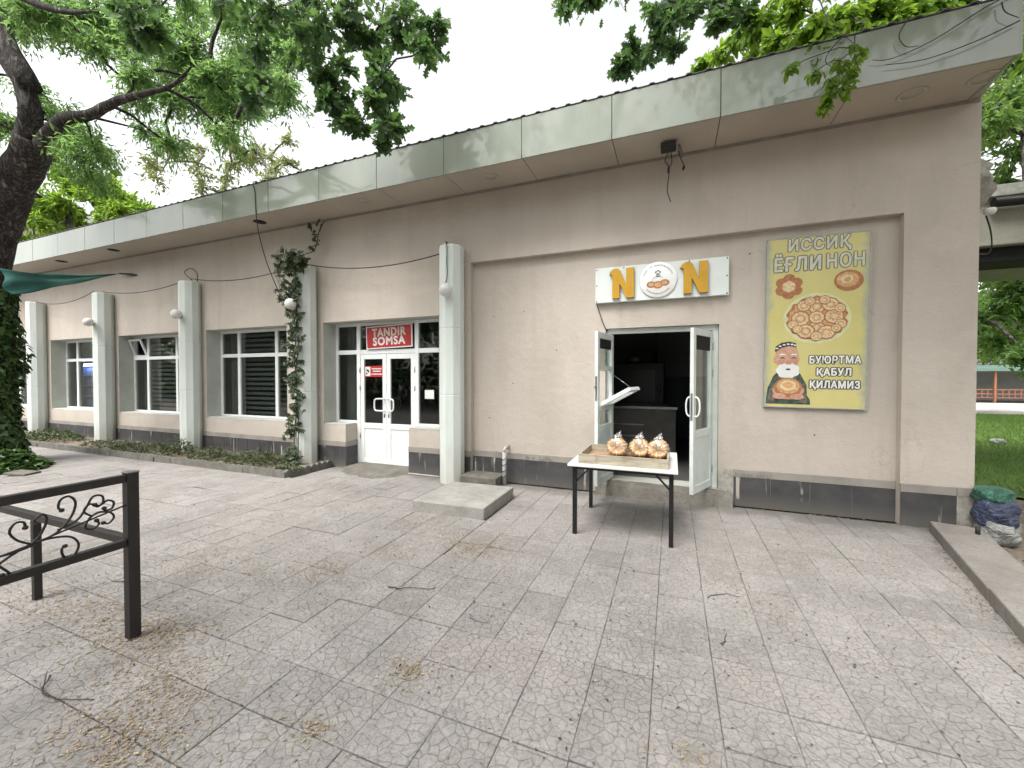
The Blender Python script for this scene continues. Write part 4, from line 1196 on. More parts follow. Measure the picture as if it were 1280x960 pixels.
p = MB(); p.box(.138, LW - .138, -.004, .004, .058, .412); swing(p, mv).build('sash_pane', M['glass_door'], dl)
p = MB(); p.tube([tuple(mv @ Vector((.09, 0, .40))), tuple(ml @ Vector((.05, .03, 1.68)))], .005, 5); p.build('stay_arm', M['steel'], dl)
# right leaf
mr = leaf_matrix((.478, .17), (.222, -.405))
m = MB(); rails(m, [(.215, .31), (.90, .99), (2.165, 2.245)])
dr = swing(m, mr).build('door', M['upvc_old'], B, bevel=.004)
tag(dr, 'open right door leaf with tall glass and dark tint strip')
p = MB(); p.box(.072, LW - .072, -.010, .010, .305, .905); swing(p, mr).build('door_panel', M['upvc_old'], dr)
p = MB(); p.box(.072, LW - .072, -.004, .004, .987, 2.168); swing(p, mr).build('pane', M['glass_door'], dr)
p = MB(); p.box(.076, LW - .076, -.010, -.006, 1.99, 2.163); p.box(.076, LW - .076, .006, .010, 1.99, 2.163); swing(p, mr).build('tint_strip', M['hole'], dr)
for sd in (-1, 1):
    p = MB(); dhandle(p, LW - .037, sd); swing(p, mr).build('handle', M['upvc'], dr)
for zz in (.45, 1.70, 2.05):
    p = MB(); p.tube([(.478 + .012, .155, zz - .05), (.478 + .012, .155, zz + .05)], .012, 8); p.build('hinge', M['steel'], dr)
p = MB(); p.box(LW - .002, LW + .004, -.012, .012, 1.12, 1.45); swing(p, mr).build('lock_plate', M['steel'], dr)
# right-hand end: projecting concrete canopy and the lump of old mortar at the corner
m = MB(); m.box(3.02, 9.5, 2.5, 5.6, 3.60, 4.42); m.build('side_canopy', M['canopy'], B, bevel=.02)
m = MB(); m.box(3.02, 9.5, 2.42, 2.497, 4.30, 4.47); m.build('canopy_gutter', M['pipe'], B, bevel=.01)
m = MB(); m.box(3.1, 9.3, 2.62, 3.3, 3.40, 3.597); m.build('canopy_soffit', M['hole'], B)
m = MB(); m.tube([(4.36, 2.38, 4.20), (7, 2.38, 4.14), (9.4, 2.38, 4.12)], .07, 10); m.build('canopy_pipe', M['black'], B)
m = MB()
bmv, bmf = [], []
nu, nv = 10, 12
for i in range(nv + 1):
    for j in range(nu):
        t = 2 * math.pi * j / nu; s_ = math.sin(math.pi * i / nv) ** .6
        q = 1 + .18 * math.sin(3 * t + i) + random.uniform(-.1, .1)
        bmv.append((3.08 + .20 * s_ * q * math.cos(t), .42 + .25 * s_ * q * math.sin(t), 3.45 + .68 * i / nv))
for i in range(nv):
    for j in range(nu): bmf.append((i * nu + j, i * nu + (j + 1) % nu, (i + 1) * nu + (j + 1) % nu, (i + 1) * nu + j))
m.add(bmv, bmf, True); m.build('mortar_lump', M['plaster_patch'], B)
m = MB(); m.lathe([(0, -.04), (.04, -.03), (.055, .0), (.045, .03), (0, .035)], (3.22, .30, 3.46), 14); m.build('corner_lamp', M['globe'], B)
m = MB(); m.tube(smooth_path([(3.2, .35, 3.5), (3.45, .7, 3.3), (3.8, 1.4, 3.25), (4.1, 2.3, 3.55), (4.1, 2.4, 4.2)], 5), .008, 5); m.build('loose_wire', M['cable'], B)

# ================================================================== THINGS ON AND ROUND THE BUILDING
# globe lamps
def globe_lamp(x, label):
    t = thing('globe_lamp', label, 'wall lamp', (x, -.36, 2.95), 'globe lamps on the white pillars')
    m = MB(); m.lathe([(.0, -.10), (.03, -.096), (.062, -.08), (.088, -.05), (.10, 0), (.088, .05), (.062, .08), (.03, .096), (0, .10)], (x + .07, -.47, 2.95), 24)
    m.build('globe', M['globe'], t)
    m = MB(); m.tube([(x + .0, -.352, 2.93), (x + .02, -.375, 2.93), (x + .045, -.40, 2.935)], [.045, .042, .03], 10); m.build('bracket', M['black'], t)
    return t
globe_lamp(-3.23, 'white globe lamp on the pillar right of the red signed entrance')
globe_lamp(-6.40, 'white globe lamp half covered by the climbing creeper')
globe_lamp(-9.64, 'white globe lamp on the pillar left of the nearest big window')
globe_lamp(-12.97, 'white globe lamp on the far pillar just right of the blue fridge window')
# cables
def cable(pts, r, label, mat='cable', name='cable'):
    m = MB(); m.tube(pts, r, 5)
    o = m.build(name, M[mat]); return tag(solo(o, pts[0]), label, 'cable')
cable(catenary((-16.1, -.2, 3.69), (-13.05, -.3, 3.72), .16), .008, 'thin cable sagging between the two farthest pillars')
cable(catenary((-12.9, -.2, 3.72), (-9.75, -.2, 3.72), .13), .008, 'thin cable sagging above the window with the open vent')
cable(catenary((-9.55, -.2, 3.74), (-6.42, -.25, 3.70), .14), .008, 'thin cable sagging from a bare pillar to the creeper covered pillar')
cable(catenary((-6.2, -.2, 3.70), (-3.36, -.2, 3.60), .14), .009, 'thin cable sagging above the red signed entrance')
cable(smooth_path([(-3.24, -.2, 3.70), (-3.23, -.34, 3.72), (-3.19, -.37, 3.62), (-3.20, -.362, 3.4), (-3.19, -.368, 3.2), (-3.20, -.40, 3.05)], 4), .007, 'short cable dropping down the white pillar to its globe lamp')
cable(smooth_path([(-6.85, .0, 5.11), (-6.86, -.70, 5.10), (-6.87, -.715, 4.9), (-6.85, -.715, 4.55), (-6.86, -.66, 4.2), (-6.84, -.52, 3.7), (-6.72, -.38, 3.2), (-6.55, -.36, 2.96)], 5), .008, 'loose dark cable hanging over the fascia down to the creeper pillar')
cable(smooth_path([(-9.5, -.2, 3.70), (-9.62, -.28, 3.86), (-9.5, -.22, 3.95), (-9.42, -.15, 3.85), (-9.5, -.1, 3.7)], 4), .008, 'curled cable end standing on top of a white pillar')
m = MB(); m.box(-3.30, -3.17, -.22, -.12, 3.683, 3.72)
tag(solo(m.build('junction_box', M['black'], bevel=.006), (-3.24, -.17, 3.683)), 'small black junction box on top of the pillar by the entrance', 'box')
cable(smooth_path([(-1.0, .04, 2.69), (-.96, .05, 2.55), (-.90, .08, 2.37), (-.86, .14, 2.30)], 4), .006, 'short wire running from the shop sign down to the bakery doorway')
# floodlight
t = thing('floodlight', 'small black floodlight under the eave above the shop sign with dangling wires', 'floodlight', (-.06, -.30, 4.545))
m = MB(); m.box(-.15, .03, -.42, -.30, 4.44, 4.525); m.build('housing', M['black'], t, bevel=.012)
m = MB(); m.box(-.14, .02, -.424, -.421, 4.45, 4.515); m.build('lens', M['glass_door'], t)
m = MB(); m.bar((.035, -.36, 4.545), (.035, -.30, 4.46), .012, .05); m.bar((.06, -.25, 4.547), (.10, -.22, 4.40), .012, .04); m.build('bracket', M['steel'], t)
m = MB()
m.tube(smooth_path([(-.06, -.30, 4.45), (-.10, -.29, 4.36), (-.05, -.30, 4.26), (-.06, -.29, 4.12), (-.07, -.28, 3.98), (-.03, -.28, 3.84)], 5), .006, 5)
m.tube(smooth_path([(-.03, -.28, 4.45), (-.02, -.28, 4.33), (-.06, -.29, 4.25), (-.07, -.29, 4.22)], 4), .006, 5)
m.tube(smooth_path([(.05, -.26, 4.47), (.09, -.24, 4.36), (.13, -.22, 4.27), (.10, -.22, 4.24)], 4), .006, 5)
m.tube([(-.06, -.29, 4.27), (-.06, -.29, 4.20)], .013, 6); m.tube([(.12, -.22, 4.29), (.11, -.22, 4.24)], .013, 6)
m.build('wiring', M['cable'], t)

# ---- shop sign over the bakery door
t = thing('shop_sign', 'white rectangular signboard with two amber letters N and a round baker emblem', 'sign', (-1.02, .05, 2.69))
m = MB(); m.box(-1.02, .662, .03, .095, 2.692, 3.178); m.build('board', M['sign_white'], t, bevel=.004)
NP = [(.08, 0), (.39, 0), (.39, .50), (.68, 0), (1, 0), (1, 1), (.67, 1), (.67, .46), (.43, .92), (.36, .98), (.27, 1.01), (.14, 1.0), (.02, .94), (-.05, .85), (.0, .83), (.08, .80)]
for x0, x1 in ((-.805, -.49), (.105, .42)):
    pl = [(x0 + (x1 - x0) * u, 2.735 + .405 * v) for u, v in NP]
    m = MB(); m.prism(pl, -.012, .028); lt = m.build('letter', M['amber_side'], t)
    m = MB(); m.prism(pl, -.0155, -.0125); m.build('letter_face', M['amber'], lt)
ex, ez, ey = -.185, 2.95, .012
m = MB(); m.lathe([(.0, -.0), (.232, .0), (.238, .003), (.238, .017)], (ex, ey, ez), 40, axis='y'); em = m.build('emblem', M['disc_white'], t)
m = MB()
for k_ in range(26):
    a = R(158 - k_ * 136 / 25)
    if k_ in (5, 9): continue
    cx_, cz_ = ex + .192 * math.cos(a), ez + .192 * math.sin(a)
    mm = Matrix.Translation((cx_, ey - .0015, cz_)) @ Matrix.Rotation(math.pi / 2 - a, 4, 'Y')
    m.obox(mm, random.uniform(.006, .011), .001, random.uniform(.015, .026))
    if k_ % 2: m.obox(mm @ Matrix.Translation((.004, 0, random.choice((-.008, .008)))), .012, .001, .005)
m.build('emblem_lettering', M['p_midgrey'], em)
m = MB()
for k_ in range(22):
    a = R(222 + k_ * 96 / 21)
    mm = Matrix.Translation((ex + .185 * math.cos(a), ey - .0015, ez + .185 * math.sin(a))) @ Matrix.Rotation(math.pi / 2 - a, 4, 'Y')
    m.obox(mm, random.uniform(.006, .010), .001, .016)
m.build('emblem_lettering', M['p_brown'], em)
m = MB()   # line drawing of a baker
for (a, b) in (((-.075, -.02), (-.06, .025)), ((-.06, .025), (-.025, .04)), ((.025, .04), (.06, .025)), ((.06, .025), (.08, -.02)), ((-.03, .07), (-.02, .035)), ((.03, .07), (.02, .035)), ((-.045, -.02), (-.04, .0)), ((.05, -.02), (.045, .0))):
    m.bar((ex + a[0], ey - .0012, ez + a[1]), (ex + b[0], ey - .0012, ez + b[1]), .001, .007, up=(0, -1, 0))
disc(m, ex, ez + .058, .022, .026, ey - .0014); disc(m, ex - .018, ez + .10, .02, .016, ey - .0016); disc(m, ex + .018, ez + .10, .02, .016, ey - .0018); disc(m, ex, ez + .108, .022, .018, ey - .0020)
m.build('emblem_baker', M['p_grey'], em, fix=False)
m = MB(); disc(m, ex, ez + .098, .020, .012, ey - .0026); disc(m, ex - .007, ez + .062, .006, .005, ey - .0026); disc(m, ex + .008, ez + .055, .006, .009, ey - .0026); m.build('emblem_light', M['disc_white'], em, fix=False)
m = MB(); disc(m, ex - .085, ez - .06, .058, .044, ey - .0014); disc(m, ex + .085, ez - .045, .060, .044, ey - .0016); disc(m, ex, ez - .068, .066, .05, ey - .0022); m.build('emblem_bread', M['p_brown'], em, fix=False)
m = MB(); disc(m, ex, ez - .068, .040, .03, ey - .0028); disc(m, ex - .085, ez - .06, .034, .024, ey - .0028); disc(m, ex + .085, ez - .045, .034, .024, ey - .0028); m.build('emblem_crust', M['p_gold'], em, fix=False)
m = MB()
for x, z in ((-1.0, 3.155), (-1.0, 2.935), (-1.0, 2.712), (.64, 3.155), (.64, 2.935), (.64, 2.712), (-.63, 3.16), (.2, 3.163)):
    m.lathe([(.0, -.004), (.008, -.003), (.010, .0)], (x, .0295, z), 10, axis='y')
tag(m.build('screw', M['gasket'], t), kind='stuff')

# ---- bread poster
PX, PZ, PW, PH, PY = 1.068, 1.292, 1.006, 2.035, .062
t = thing('bread_poster', 'tall faded yellow poster board with bread pictures and a bearded baker', 'poster', (PX, PY, PZ))
m = MB(); m.box(PX, PX + PW, PY, PY + .036, PZ, PZ + PH); m.build('board', M['poster'], t)
m = MB()
m.box(PX - .012, PX, PY - .006, PY + .037, PZ - .012, PZ + PH + .012); m.box(PX + PW, PX + PW + .012, PY - .006, PY + .037, PZ - .012, PZ + PH + .012)
m.box(PX, PX + PW, PY - .005, PY + .036, PZ - .012, PZ); m.box(PX, PX + PW, PY - .005, PY + .036, PZ + PH, PZ + PH + .012)
m.build('frame', M['frame_alu'], t)
U = lambda u: PX + u * PW
V = lambda v: PZ + PH * (1 - v)
def stack_word(body, x0, x1, z0, z1, y, grow, steps, mat, parent, nm, space=1.14):
    """bold lettering: copies of the thin glyphs shifted round a small circle, each a hair nearer than the last"""
    me = text_shape(body, 0.0, space)
    c = np.empty(len(me.vertices) * 3, np.float32); me.vertices.foreach_get('co', c); c = c.reshape(-1, 3)
    polys = [tuple(pl.vertices) for pl in me.polygons]
    mn, mx_ = c.min(0), c.max(0)
    X = x0 + (c[:, 0] - mn[0]) / (mx_[0] - mn[0]) * (x1 - x0); Z = z0 + (c[:, 1] - mn[1]) / (mx_[1] - mn[1]) * (z1 - z0)
    mb = MB()
    for s_ in range(steps + 1):
        a = 2 * math.pi * s_ / steps
        g = grow if s_ < steps else 0
        mb.add([(float(xx) + g * math.cos(a), y - s_ * .00008, float(z_) + g * math.sin(a)) for xx, z_ in zip(X, Z)], polys)
    bpy.data.meshes.remove(me)
    return mb.build(nm, M[mat], parent, fix=False)
def words_on(body, u0, u1, v0, v1, fill, outline, bold=.045, obold=.145):
    h = V(v0) - V(v1)
    stack_word(body, U(u0), U(u1), V(v1), V(v0), PY - .0012, h * obold, 14, outline, t, 'lettering_outline')
    stack_word(body, U(u0), U(u1), V(v1), V(v0), PY - .0034, h * bold, 8, fill, t, 'lettering')
words_on('ИССИҚ', .215, .82, .008, .090, 'p_fade', 'p_outline', .03, .085)
words_on('ЁҒЛИ', .075, .535, .090, .192, 'p_fade', 'p_outline', .03, .085)
words_on('НОН', .60, .95, .108, .190, 'p_fade', 'p_outline', .03, .085)
words_on('БУЮРТМА', .455, .945, .698, .742, 'p_white', 'p_dark')
words_on('ҚАБУЛ', .53, .855, .770, .820, 'p_white', 'p_dark')
words_on('ҚИЛАМИЗ', .465, .94, .842, .894, 'p_white', 'p_dark')
layers = {}
def on(mat, z):
    return layers.setdefault((mat, z), MB())
def pd(mat, u, v, ru, rv_, z, lobes=0, amp=0.0, ph=0.0):
    disc(on(mat, z), U(u), V(v), ru * PW, rv_ * PW, PY - .001 - .0012 * z, 36, lobes, amp, ph)
pd('p_glow', .51, .478, .335, .300, 0)
for k_ in range(6):
    a = k_ * math.pi / 3 + .5
    pd('p_crust', .225 + .088 * math.cos(a), .285 - .046 * math.sin(a), .062, .058, 1 + k_ * .1)
    pd('p_cream', .225 + .045 * math.cos(a), .285 - .024 * math.sin(a), .024, .022, 2.2 + k_ * .05)
pd('p_gold', .225, .285, .070, .066, 1.9); pd('p_cream', .225, .285, .030, .030, 3, 8, .4)
pd('p_crust', .81, .268, .140, .122, 1); pd('p_gold', .80, .262, .105, .086, 2); pd('p_cream', .79, .258, .062, .050, 3); pd('p_gold', .80, .262, .032, .024, 4)
pd('p_crust', .51, .478, .295, .255, 1, 14, .13)
pd('p_gold', .51, .478, .270, .232, 2, 14, .13, .4)
for k_, (du, dv, r_) in enumerate(((-.16, -.0, .098), (.17, -.01, .098), (-.0, -.068, .09), (.0, .055, .088), (-.105, .075, .092), (.10, .082, .088), (-.13, -.075, .072), (.13, -.078, .085), (.235, .035, .058), (-.235, .035, .055), (.225, -.055, .055), (-.0, .105, .06), (0, -.005, .082), (-.19, .062, .05), (.19, .06, .05), (-.07, -.10, .055), (.075, -.105, .055))):
    z = 3 + k_ * .35
    pd('p_crust', .51 + du, .478 + dv, r_, r_ * .93, z, 10, .12)
    pd('p_cream', .51 + du, .478 + dv, r_ * .84, r_ * .78, z + .1, 10, .12)
    if k_ % 2: pd('p_gold', .51 + du, .478 + dv, r_ * .55, r_ * .5, z + .2, 9, .5)
    else: pd('p_gold', .51 + du, .478 + dv, r_ * .58, r_ * .54, z + .2)
    pd('p_cream', .51 + du, .478 + dv, r_ * .30, r_ * .28, z + .3, 7, .3)
def pp_(mat, pts, z): poly(on(mat, z), [(U(u), V(v)) for u, v in pts], PY - .001 - .0012 * z)
pp_('p_green', [(.015, .985), (.47, .985), (.465, .955), (.435, .93), (.43, .87), (.36, .80), (.30, .785), (.14, .785), (.085, .82), (.03, .89), (.015, .95)], 1)
pp_('p_robe2', [(.03, .975), (.10, .975), (.14, .90), (.10, .86), (.05, .90)], 2); pp_('p_robe2', [(.36, .975), (.44, .975), (.425, .92), (.40, .86), (.34, .88)], 2)
pp_('p_robe2', [(.115, .80), (.155, .785), (.215, .865), (.18, .88)], 2.2); pp_('p_robe2', [(.34, .80), (.305, .785), (.26, .865), (.29, .88)], 2.2)
pd('p_skin', .225, .706, .122, .155, 3); pd('p_skin', .105, .722, .022, .036, 2.9); pd('p_skin', .335, .715, .018, .03, 2.9)
pd('p_white', .235, .785, .118, .092, 4, 7, .14)
pd('p_blush', .16, .735, .034, .028, 4.4); pd('p_blush', .305, .728, .034, .028, 4.4); pd('p_blush', .242, .738, .030, .034, 4.6)
pp_('p_white', [(.16, .755), (.235, .748), (.31, .750), (.335, .765), (.25, .768), (.225, .768), (.135, .77)], 4.8)
pd('p_dark', .238, .777, .026, .010, 5.3)
for u in (.175, .292):
    pp_('p_dark', [(u - .03, .716), (u - .012, .706), (u + .012, .705), (u + .03, .713), (u + .012, .711), (u - .012, .712)], 5.0 + u)
    pp_('p_white', [(u - .04, .694), (u - .01, .684), (u + .03, .686), (u + .035, .693), (u, .692)], 5.0 + u)
pp_('p_dark', [(.098, .672), (.105, .640), (.165, .618), (.245, .612), (.312, .622), (.318, .645), (.24, .638), (.16, .650)], 5)
for u, v in ((.118, .652), (.15, .639), (.19, .631), (.232, .627), (.272, .629), (.302, .634)): pd('p_white', u, v, .015, .009, 6)
pd('p_skin', .125, .905, .045, .05, 5.5); pd('p_skin', .355, .905, .05, .05, 5.5); pd('p_blush', .24, .935, .125, .045, 5.2)
pd('p_crust', .24, .885, .145, .118, 6); pd('p_gold', .24, .878, .118, .09, 7); pd('p_cream', .24, .874, .085, .062, 8); pd('p_gold', .24, .872, .052, .036, 9)
pd('p_skin', .15, .938, .07, .035, 9.5); pd('p_skin', .335, .94, .07, .035, 9.6)
for (mat, z), mb in sorted(layers.items(), key=lambda q: q[0][1]):
    mb.build('bread_print' if z < 8 and mat in ('p_gold', 'p_cream', 'p_crust', 'p_glow') else 'baker_print', M[mat], t, fix=False)
t.rotation_euler = (0, R(.7), 0)

# ---- red sign in the transom light
t = thing('entrance_sign', 'red rectangular sign with white letters TANDIR SOMSA above the white double door', 'sign', (-5.285, .262, 2.158))
RXa, RXb, RZa, RZb, RY = -5.285, -4.268, 2.158, 2.575, .262
m = MB(); m.box(RXa, RXb, RY, RY + .02, RZa, RZb); m.build('border', M['p_white'], t, bevel=.002)
m = MB(); m.box(RXa + .022, RXb - .022, RY - .003, RY - .0005, RZa + .022, RZb - .022); m.build('panel', M['red'], t)
def sign_words(body, x0, x1, z0, z1, mat):
    stack_word(body, x0, x1, z0, z1, RY - .005, (z1 - z0) * .055, 10, mat, t, 'lettering')
sign_words('TANDIR', RXa + .15, RXb - .14, RZa + .225, RZa + .365, 'p_fade')
sign_words('SOMSA', RXa + .165, RXb - .155, RZa + .065, RZa + .205, 'p_white')
t.rotation_euler = (0, R(-1.6), 0)

# ---- slab, step, ramp, pipe
m = MB(); m.add([(-2.965, -1.60, -.02), (-2.015, -1.56, -.02), (-2.02, -.60, -.02), (-2.965, -.63, -.02), (-2.97, -1.60, .132), (-2.01, -1.56, .135), (-2.015, -.60, .14), (-2.96, -.63, .137)],
                [(3, 2, 1, 0), (4, 5, 6, 7), (0, 1, 5, 4), (1, 2, 6, 5), (2, 3, 7, 6), (3, 0, 4, 7)])
tag(solo(m.build('concrete_slab', M['concrete'], bevel=.012), (-2.5, -1.1, 0)), 'low square concrete slab lying on the paving in front of the white pillar', 'slab')
m = MB(); m.box(-3.02, -2.42, -.30, .08, -.02, .145)
tag(solo(m.build('concrete_step', M['concrete_dark'], bevel=.015), (-2.75, -.1, 0)), 'small dark concrete step against the wall behind the square slab', 'step')
m = MB(); nx, ny = 24, 12
gv, gf = [], []
for j in range(ny + 1):
    for i in range(nx + 1):
        u, v = i / nx, j / ny
        x = -5.62 + 1.5 * u + .10 * math.sin(v * 5) * (1 - v); y = -.62 + .97 * v
        e = min(1, 4 * min(u, 1 - u) + .4) if v > .55 else min(1, 3.2 * min(u, 1 - u)) * min(1, v * 2.2 + .05)
        gv.append((x, y, -.012 + .062 * e * (.35 + .65 * v) + random.uniform(-.003, .003)))
for j in range(ny):
    for i in range(nx): gf.append((j * (nx + 1) + i, j * (nx + 1) + i + 1, (j + 1) * (nx + 1) + i + 1, (j + 1) * (nx + 1) + i))
m.add(gv, gf, True)
tag(solo(m.build('entrance_ramp', M['concrete_dark'], fix=False), (-4.87, -.1, 0)), 'low rough cement ramp in front of the white double door', 'ramp')
t = thing('drain_pipe', 'short grey pipe stub wrapped in cord standing by the wall beside the step', 'pipe', (-2.37, -.10, 0))
m = MB(); m.tube([(-2.37, -.08, 0), (-2.37, -.08, .25), (-2.375, -.07, .50)], .032, 10); m.tube([(-2.375, -.07, .50), (-2.375, -.07, .54), (-2.375, -.02, .56), (-2.375, .1, .56)], .024, 8); m.build('tube', M['pipe'], t)
m = MB(); pts = [(-2.37 + .036 * math.cos(a), -.08 + .036 * math.sin(a), .06 + a * .0145) for a in [i * .5 for i in range(58)]]
m.tube(pts, .005, 4); m.build('cord', M['cable'], t)
m = MB(); m.tube([(-4.15, -.035, .014), (-3.8, -.035, .014), (-3.46, -.045, .014)], .011, 8)
tag(solo(m.build('floor_pipe', M['pipe']), (-3.8, -.035, 0)), 'thin white pipe lying along the foot of the wall by the entrance pillar', 'pipe')

# ---- planter edging
t = thing('planter_edging', 'low scalloped concrete edging round the planting bed under the windows', 'edging', (-13, -.98, 0))
def edging_block(a, b):
    a, b = Vector(a), Vector(b); d = b - a; L = d.length; d.normalize(); nn = Vector((-d.y, d.x, 0))
    top = []
    K = 16
    for i in range(K + 1):
        u = i / K
        top.append((u * L, .088 + .034 * abs(math.sin(math.pi * 4 * u))))
    m = MB()
    fr = [(0, -.02)] + [(L, -.02)] + top[::-1]
    vs_ = [a + d * u + Vector((0, 0, z)) for u, z in fr] + [a + d * u + nn * .065 + Vector((0, 0, z)) for u, z in fr]
    n = len(fr)
    m.add(vs_, [tuple(range(n)), tuple(range(2 * n - 1, n - 1, -1))] + [(i, i + n, (i + 1) % n + n, (i + 1) % n) for i in range(n)])
    return m.build('edging_block', M['edging'], t)
x = -5.86
while x > -19.5:
    dy = random.uniform(-.008, .008)
    edging_block((x - .495, -1.0 + dy, 0), (x, -1.0 + dy + random.uniform(-.006, .006), 0)); x -= .503
edging_block((-5.855, -.99, 0), (-5.845, -.50, 0)); edging_block((-5.845, -.49, 0), (-5.84, -.03, 0))

# ---- table, tray and bread
t = thing('folding_table', 'table with white top and black steel legs in front of the bakery door', 'table', (-.475, -1.12, 0))
m = MB(); m.box(-1.005, .058, -1.665, -.60, .727, .752); m.build('tabletop', M['tabletop'], t, bevel=.004)
legs = [(-.945, -1.575), (.0, -1.575), (-.945, -.66), (.0, -.66)]
for x, y in legs:
    m = MB(); m.box(x - .021, x + .021, y - .021, y + .021, 0, .69); m.build('leg', M['tableleg'], t, bevel=.003)
m = MB()
m.box(-.965, .02, -1.594, -1.556, .689, .7265); m.box(-.965, .02, -.68, -.642, .689, .7265); m.box(-.965, -.927, -1.556, -.68, .6895, .726); m.box(-.018, .02, -1.556, -.68, .6895, .726)
m.build('apron', M['tableleg'], t)
for (x, s_) in ((-.945, 1), (.0, -1)):
    m = MB(); m.bar((x + s_ * .015, -1.575, .555), (x + s_ * .15, -1.575, .70), .018, .018); m.build('brace', M['tableleg'], t)
    m = MB(); m.bar((x + s_ * .015, -.66, .555), (x + s_ * .15, -.66, .70), .018, .018); m.build('brace', M['tableleg'], t)
t = thing('wooden_tray', 'shallow worn wooden bread tray lying on the white table', 'tray', (-.46, -1.26, .752))
tx0, tx1, ty0, ty1, tz = -.905, -.025, -1.60, -.93, .7535
m = MB(); m.box(tx0 + .016, tx1 - .016, ty0 + .016, ty1 - .016, tz + .004, tz + .016); m.build('bottom', M['woodred'], t)
for (a, b, c, d, h) in ((tx0, tx1, ty0, ty0 + .016, .098), (tx0, tx1, ty1 - .016, ty1, .098), (tx0, tx0 + .016, ty0 + .0165, ty1 - .0165, .094), (tx1 - .016, tx1, ty0 + .0165, ty1 - .0165, .094)):
    m = MB(); m.box(a, b, c, d, tz, tz + h); m.build('side_board', M['wood'], t, bevel=.002)
for i_ in range(3):
    m = MB(); x = (-.50, -.27, -.06)[i_]; m.box(x - .03, x + .035, -1.36 + .05 * i_, -1.30 + .05 * i_, tz + .0165, tz + .019)
    tag(solo(m.build('red_label', M['red'], bevel=.001), (x, -1.33, tz + .0165)), ('small red paper label under the leftmost bread bag', 'small red paper label under the middle bread bag', 'small red paper label under the rightmost bread bag')[i_], 'label', 'red labels in the bread tray')
def bread_bag(x, y, label, lean, seed):
    r = random.Random(seed)
    t = thing('bread_bag', label, 'bagged bread', (x, y, tz + .0165), 'bags of bread on the tray')
    m = MB(); n, RR = 40, .096
    prof = [(0, .024), (.02, .024), (.038, .028), (.058, .042), (.076, .047), (.090, .038), (.098, .012), (.090, -.014), (.06, -.024), (0, -.026)]
    for k_, dy in enumerate((0, .05, .10)):
        vs_, fs_ = [], []
        for (rr, h) in prof:
            for j in range(n):
                a = 2 * math.pi * j / n
                q = rr * (1 + .06 * math.sin(a * 14) * (1 if rr > .03 else 0))
                vs_.append((q * (1.08 + .03 * math.sin(seed * 2 + k_)) * math.cos(a + .1 * math.sin(a * 2 + seed)), -h + .004 * math.sin(a * 4 + seed), q * (.94 + .03 * math.cos(seed + k_)) * math.sin(a)))
        for i in range(len(prof) - 1):
            for j in range(n): fs_.append((i * n + j, i * n + (j + 1) % n, (i + 1) * n + (j + 1) % n, (i + 1) * n + j))
        mm = MB(); mm.add(vs_, fs_, True)
        o = mm.build('bread', M['bread'], None)
        o.parent = t
        o.location = (r.uniform(-.008, .008), dy - .04, .098); o.rotation_euler = (R(-lean), R(r.uniform(-20, 20)), 0)
    m = MB(); n = 30
    pr_ = [(.055, .003), (.09, .012), (.115, .05), (.121, .095), (.112, .14), (.086, .18), (.058, .205), (.034, .232), (.022, .250), (.012, .266), (.003, .276)]
    vs_, fs_ = [], []
    for i, (rr, h) in enumerate(pr_):
        for j in range(n):
            a = 2 * math.pi * j / n
            q = rr * (1 + r.uniform(-.06, .06) + (.30 * math.sin(a * 3 + i * .4) if i > 6 else .04 * math.sin(a * 7 + i)))
            vs_.append((x + q * 1.0 * math.cos(a) + (.016 * (i - 6) * (r.random() * .2 + .4) if i > 6 else 0), y + q * .92 * math.sin(a) + .01, tz + .0175 + h))
    for i in range(len(pr_) - 1):
        for j in range(n): fs_.append((i * n + j, i * n + (j + 1) % n, (i + 1) * n + (j + 1) % n, (i + 1) * n + j))
    m.add(vs_, fs_, True)
    e0 = len(m.v)
    for (a, L) in ((math.pi + .2, .06), (-.3, .05)):     # loose film corners low at the sides
        c = Vector((x + .105 * math.cos(a), y + .02, tz + .06))
        m.add([c, c + Vector((L * math.cos(a), -.02, .03)), c + Vector((L * .8 * math.cos(a), .015, -.025)), c + Vector((.01 * math.cos(a), .02, -.035))], [(0, 1, 2), (0, 2, 3)])
    m.build('plastic_bag', M['film'], t)
bread_bag(-.565, -1.12, 'leftmost of the three clear bags of round bread in the tray', 16, 1)
bread_bag(-.335, -1.10, 'middle one of the three clear bags of round bread', 20, 2)
bread_bag(-.135, -1.14, 'rightmost clear bag of round bread with tallest twisted top', 14, 3)

# ---- inside the bakery
t = thing('counter', 'dark counter with pale worktop inside the open bakery doorway', 'counter', (-.43, 1.8, .19))
m = MB(); m.box(-1.3, .06, 1.52, 2.3, .20, 1.10); m.build('cabinet', M['counter'], t)
m = MB(); m.box(-1.35, .09, 1.48, 2.34, 1.103, 1.145); m.build('worktop', M['steel'], t, bevel=.004)
m = MB(); m.box(-1.1, -.45, 1.508, 1.517, .62, .645); m.build('rail', M['steel'], t)
m = MB(); m.box(-1.1, -.45, 1.508, 1.517, .82, .84); m.build('rail', M['steel'], t)
t = thing('oven', 'tall black oven standing behind the counter in the dark bakery', 'oven', (-.6, 3.2, .19))
m = MB(); m.box(-1.35, -.14, 2.75, 3.7, .2, 1.93); m.build('body', M['oven'], t, bevel=.02)
m = MB(); m.box(-1.2, -.3, 2.735, 2.747, 1.15, 1.8); m.build('oven_door', M['black'], t, bevel=.004)
m = MB(); m.tube([(-.22, 2.73, 1.35), (-.22, 2.70, 1.36), (-.22, 2.70, 1.5), (-.22, 2.73, 1.51)], .012, 6); m.build('handle', M['steel'], t)
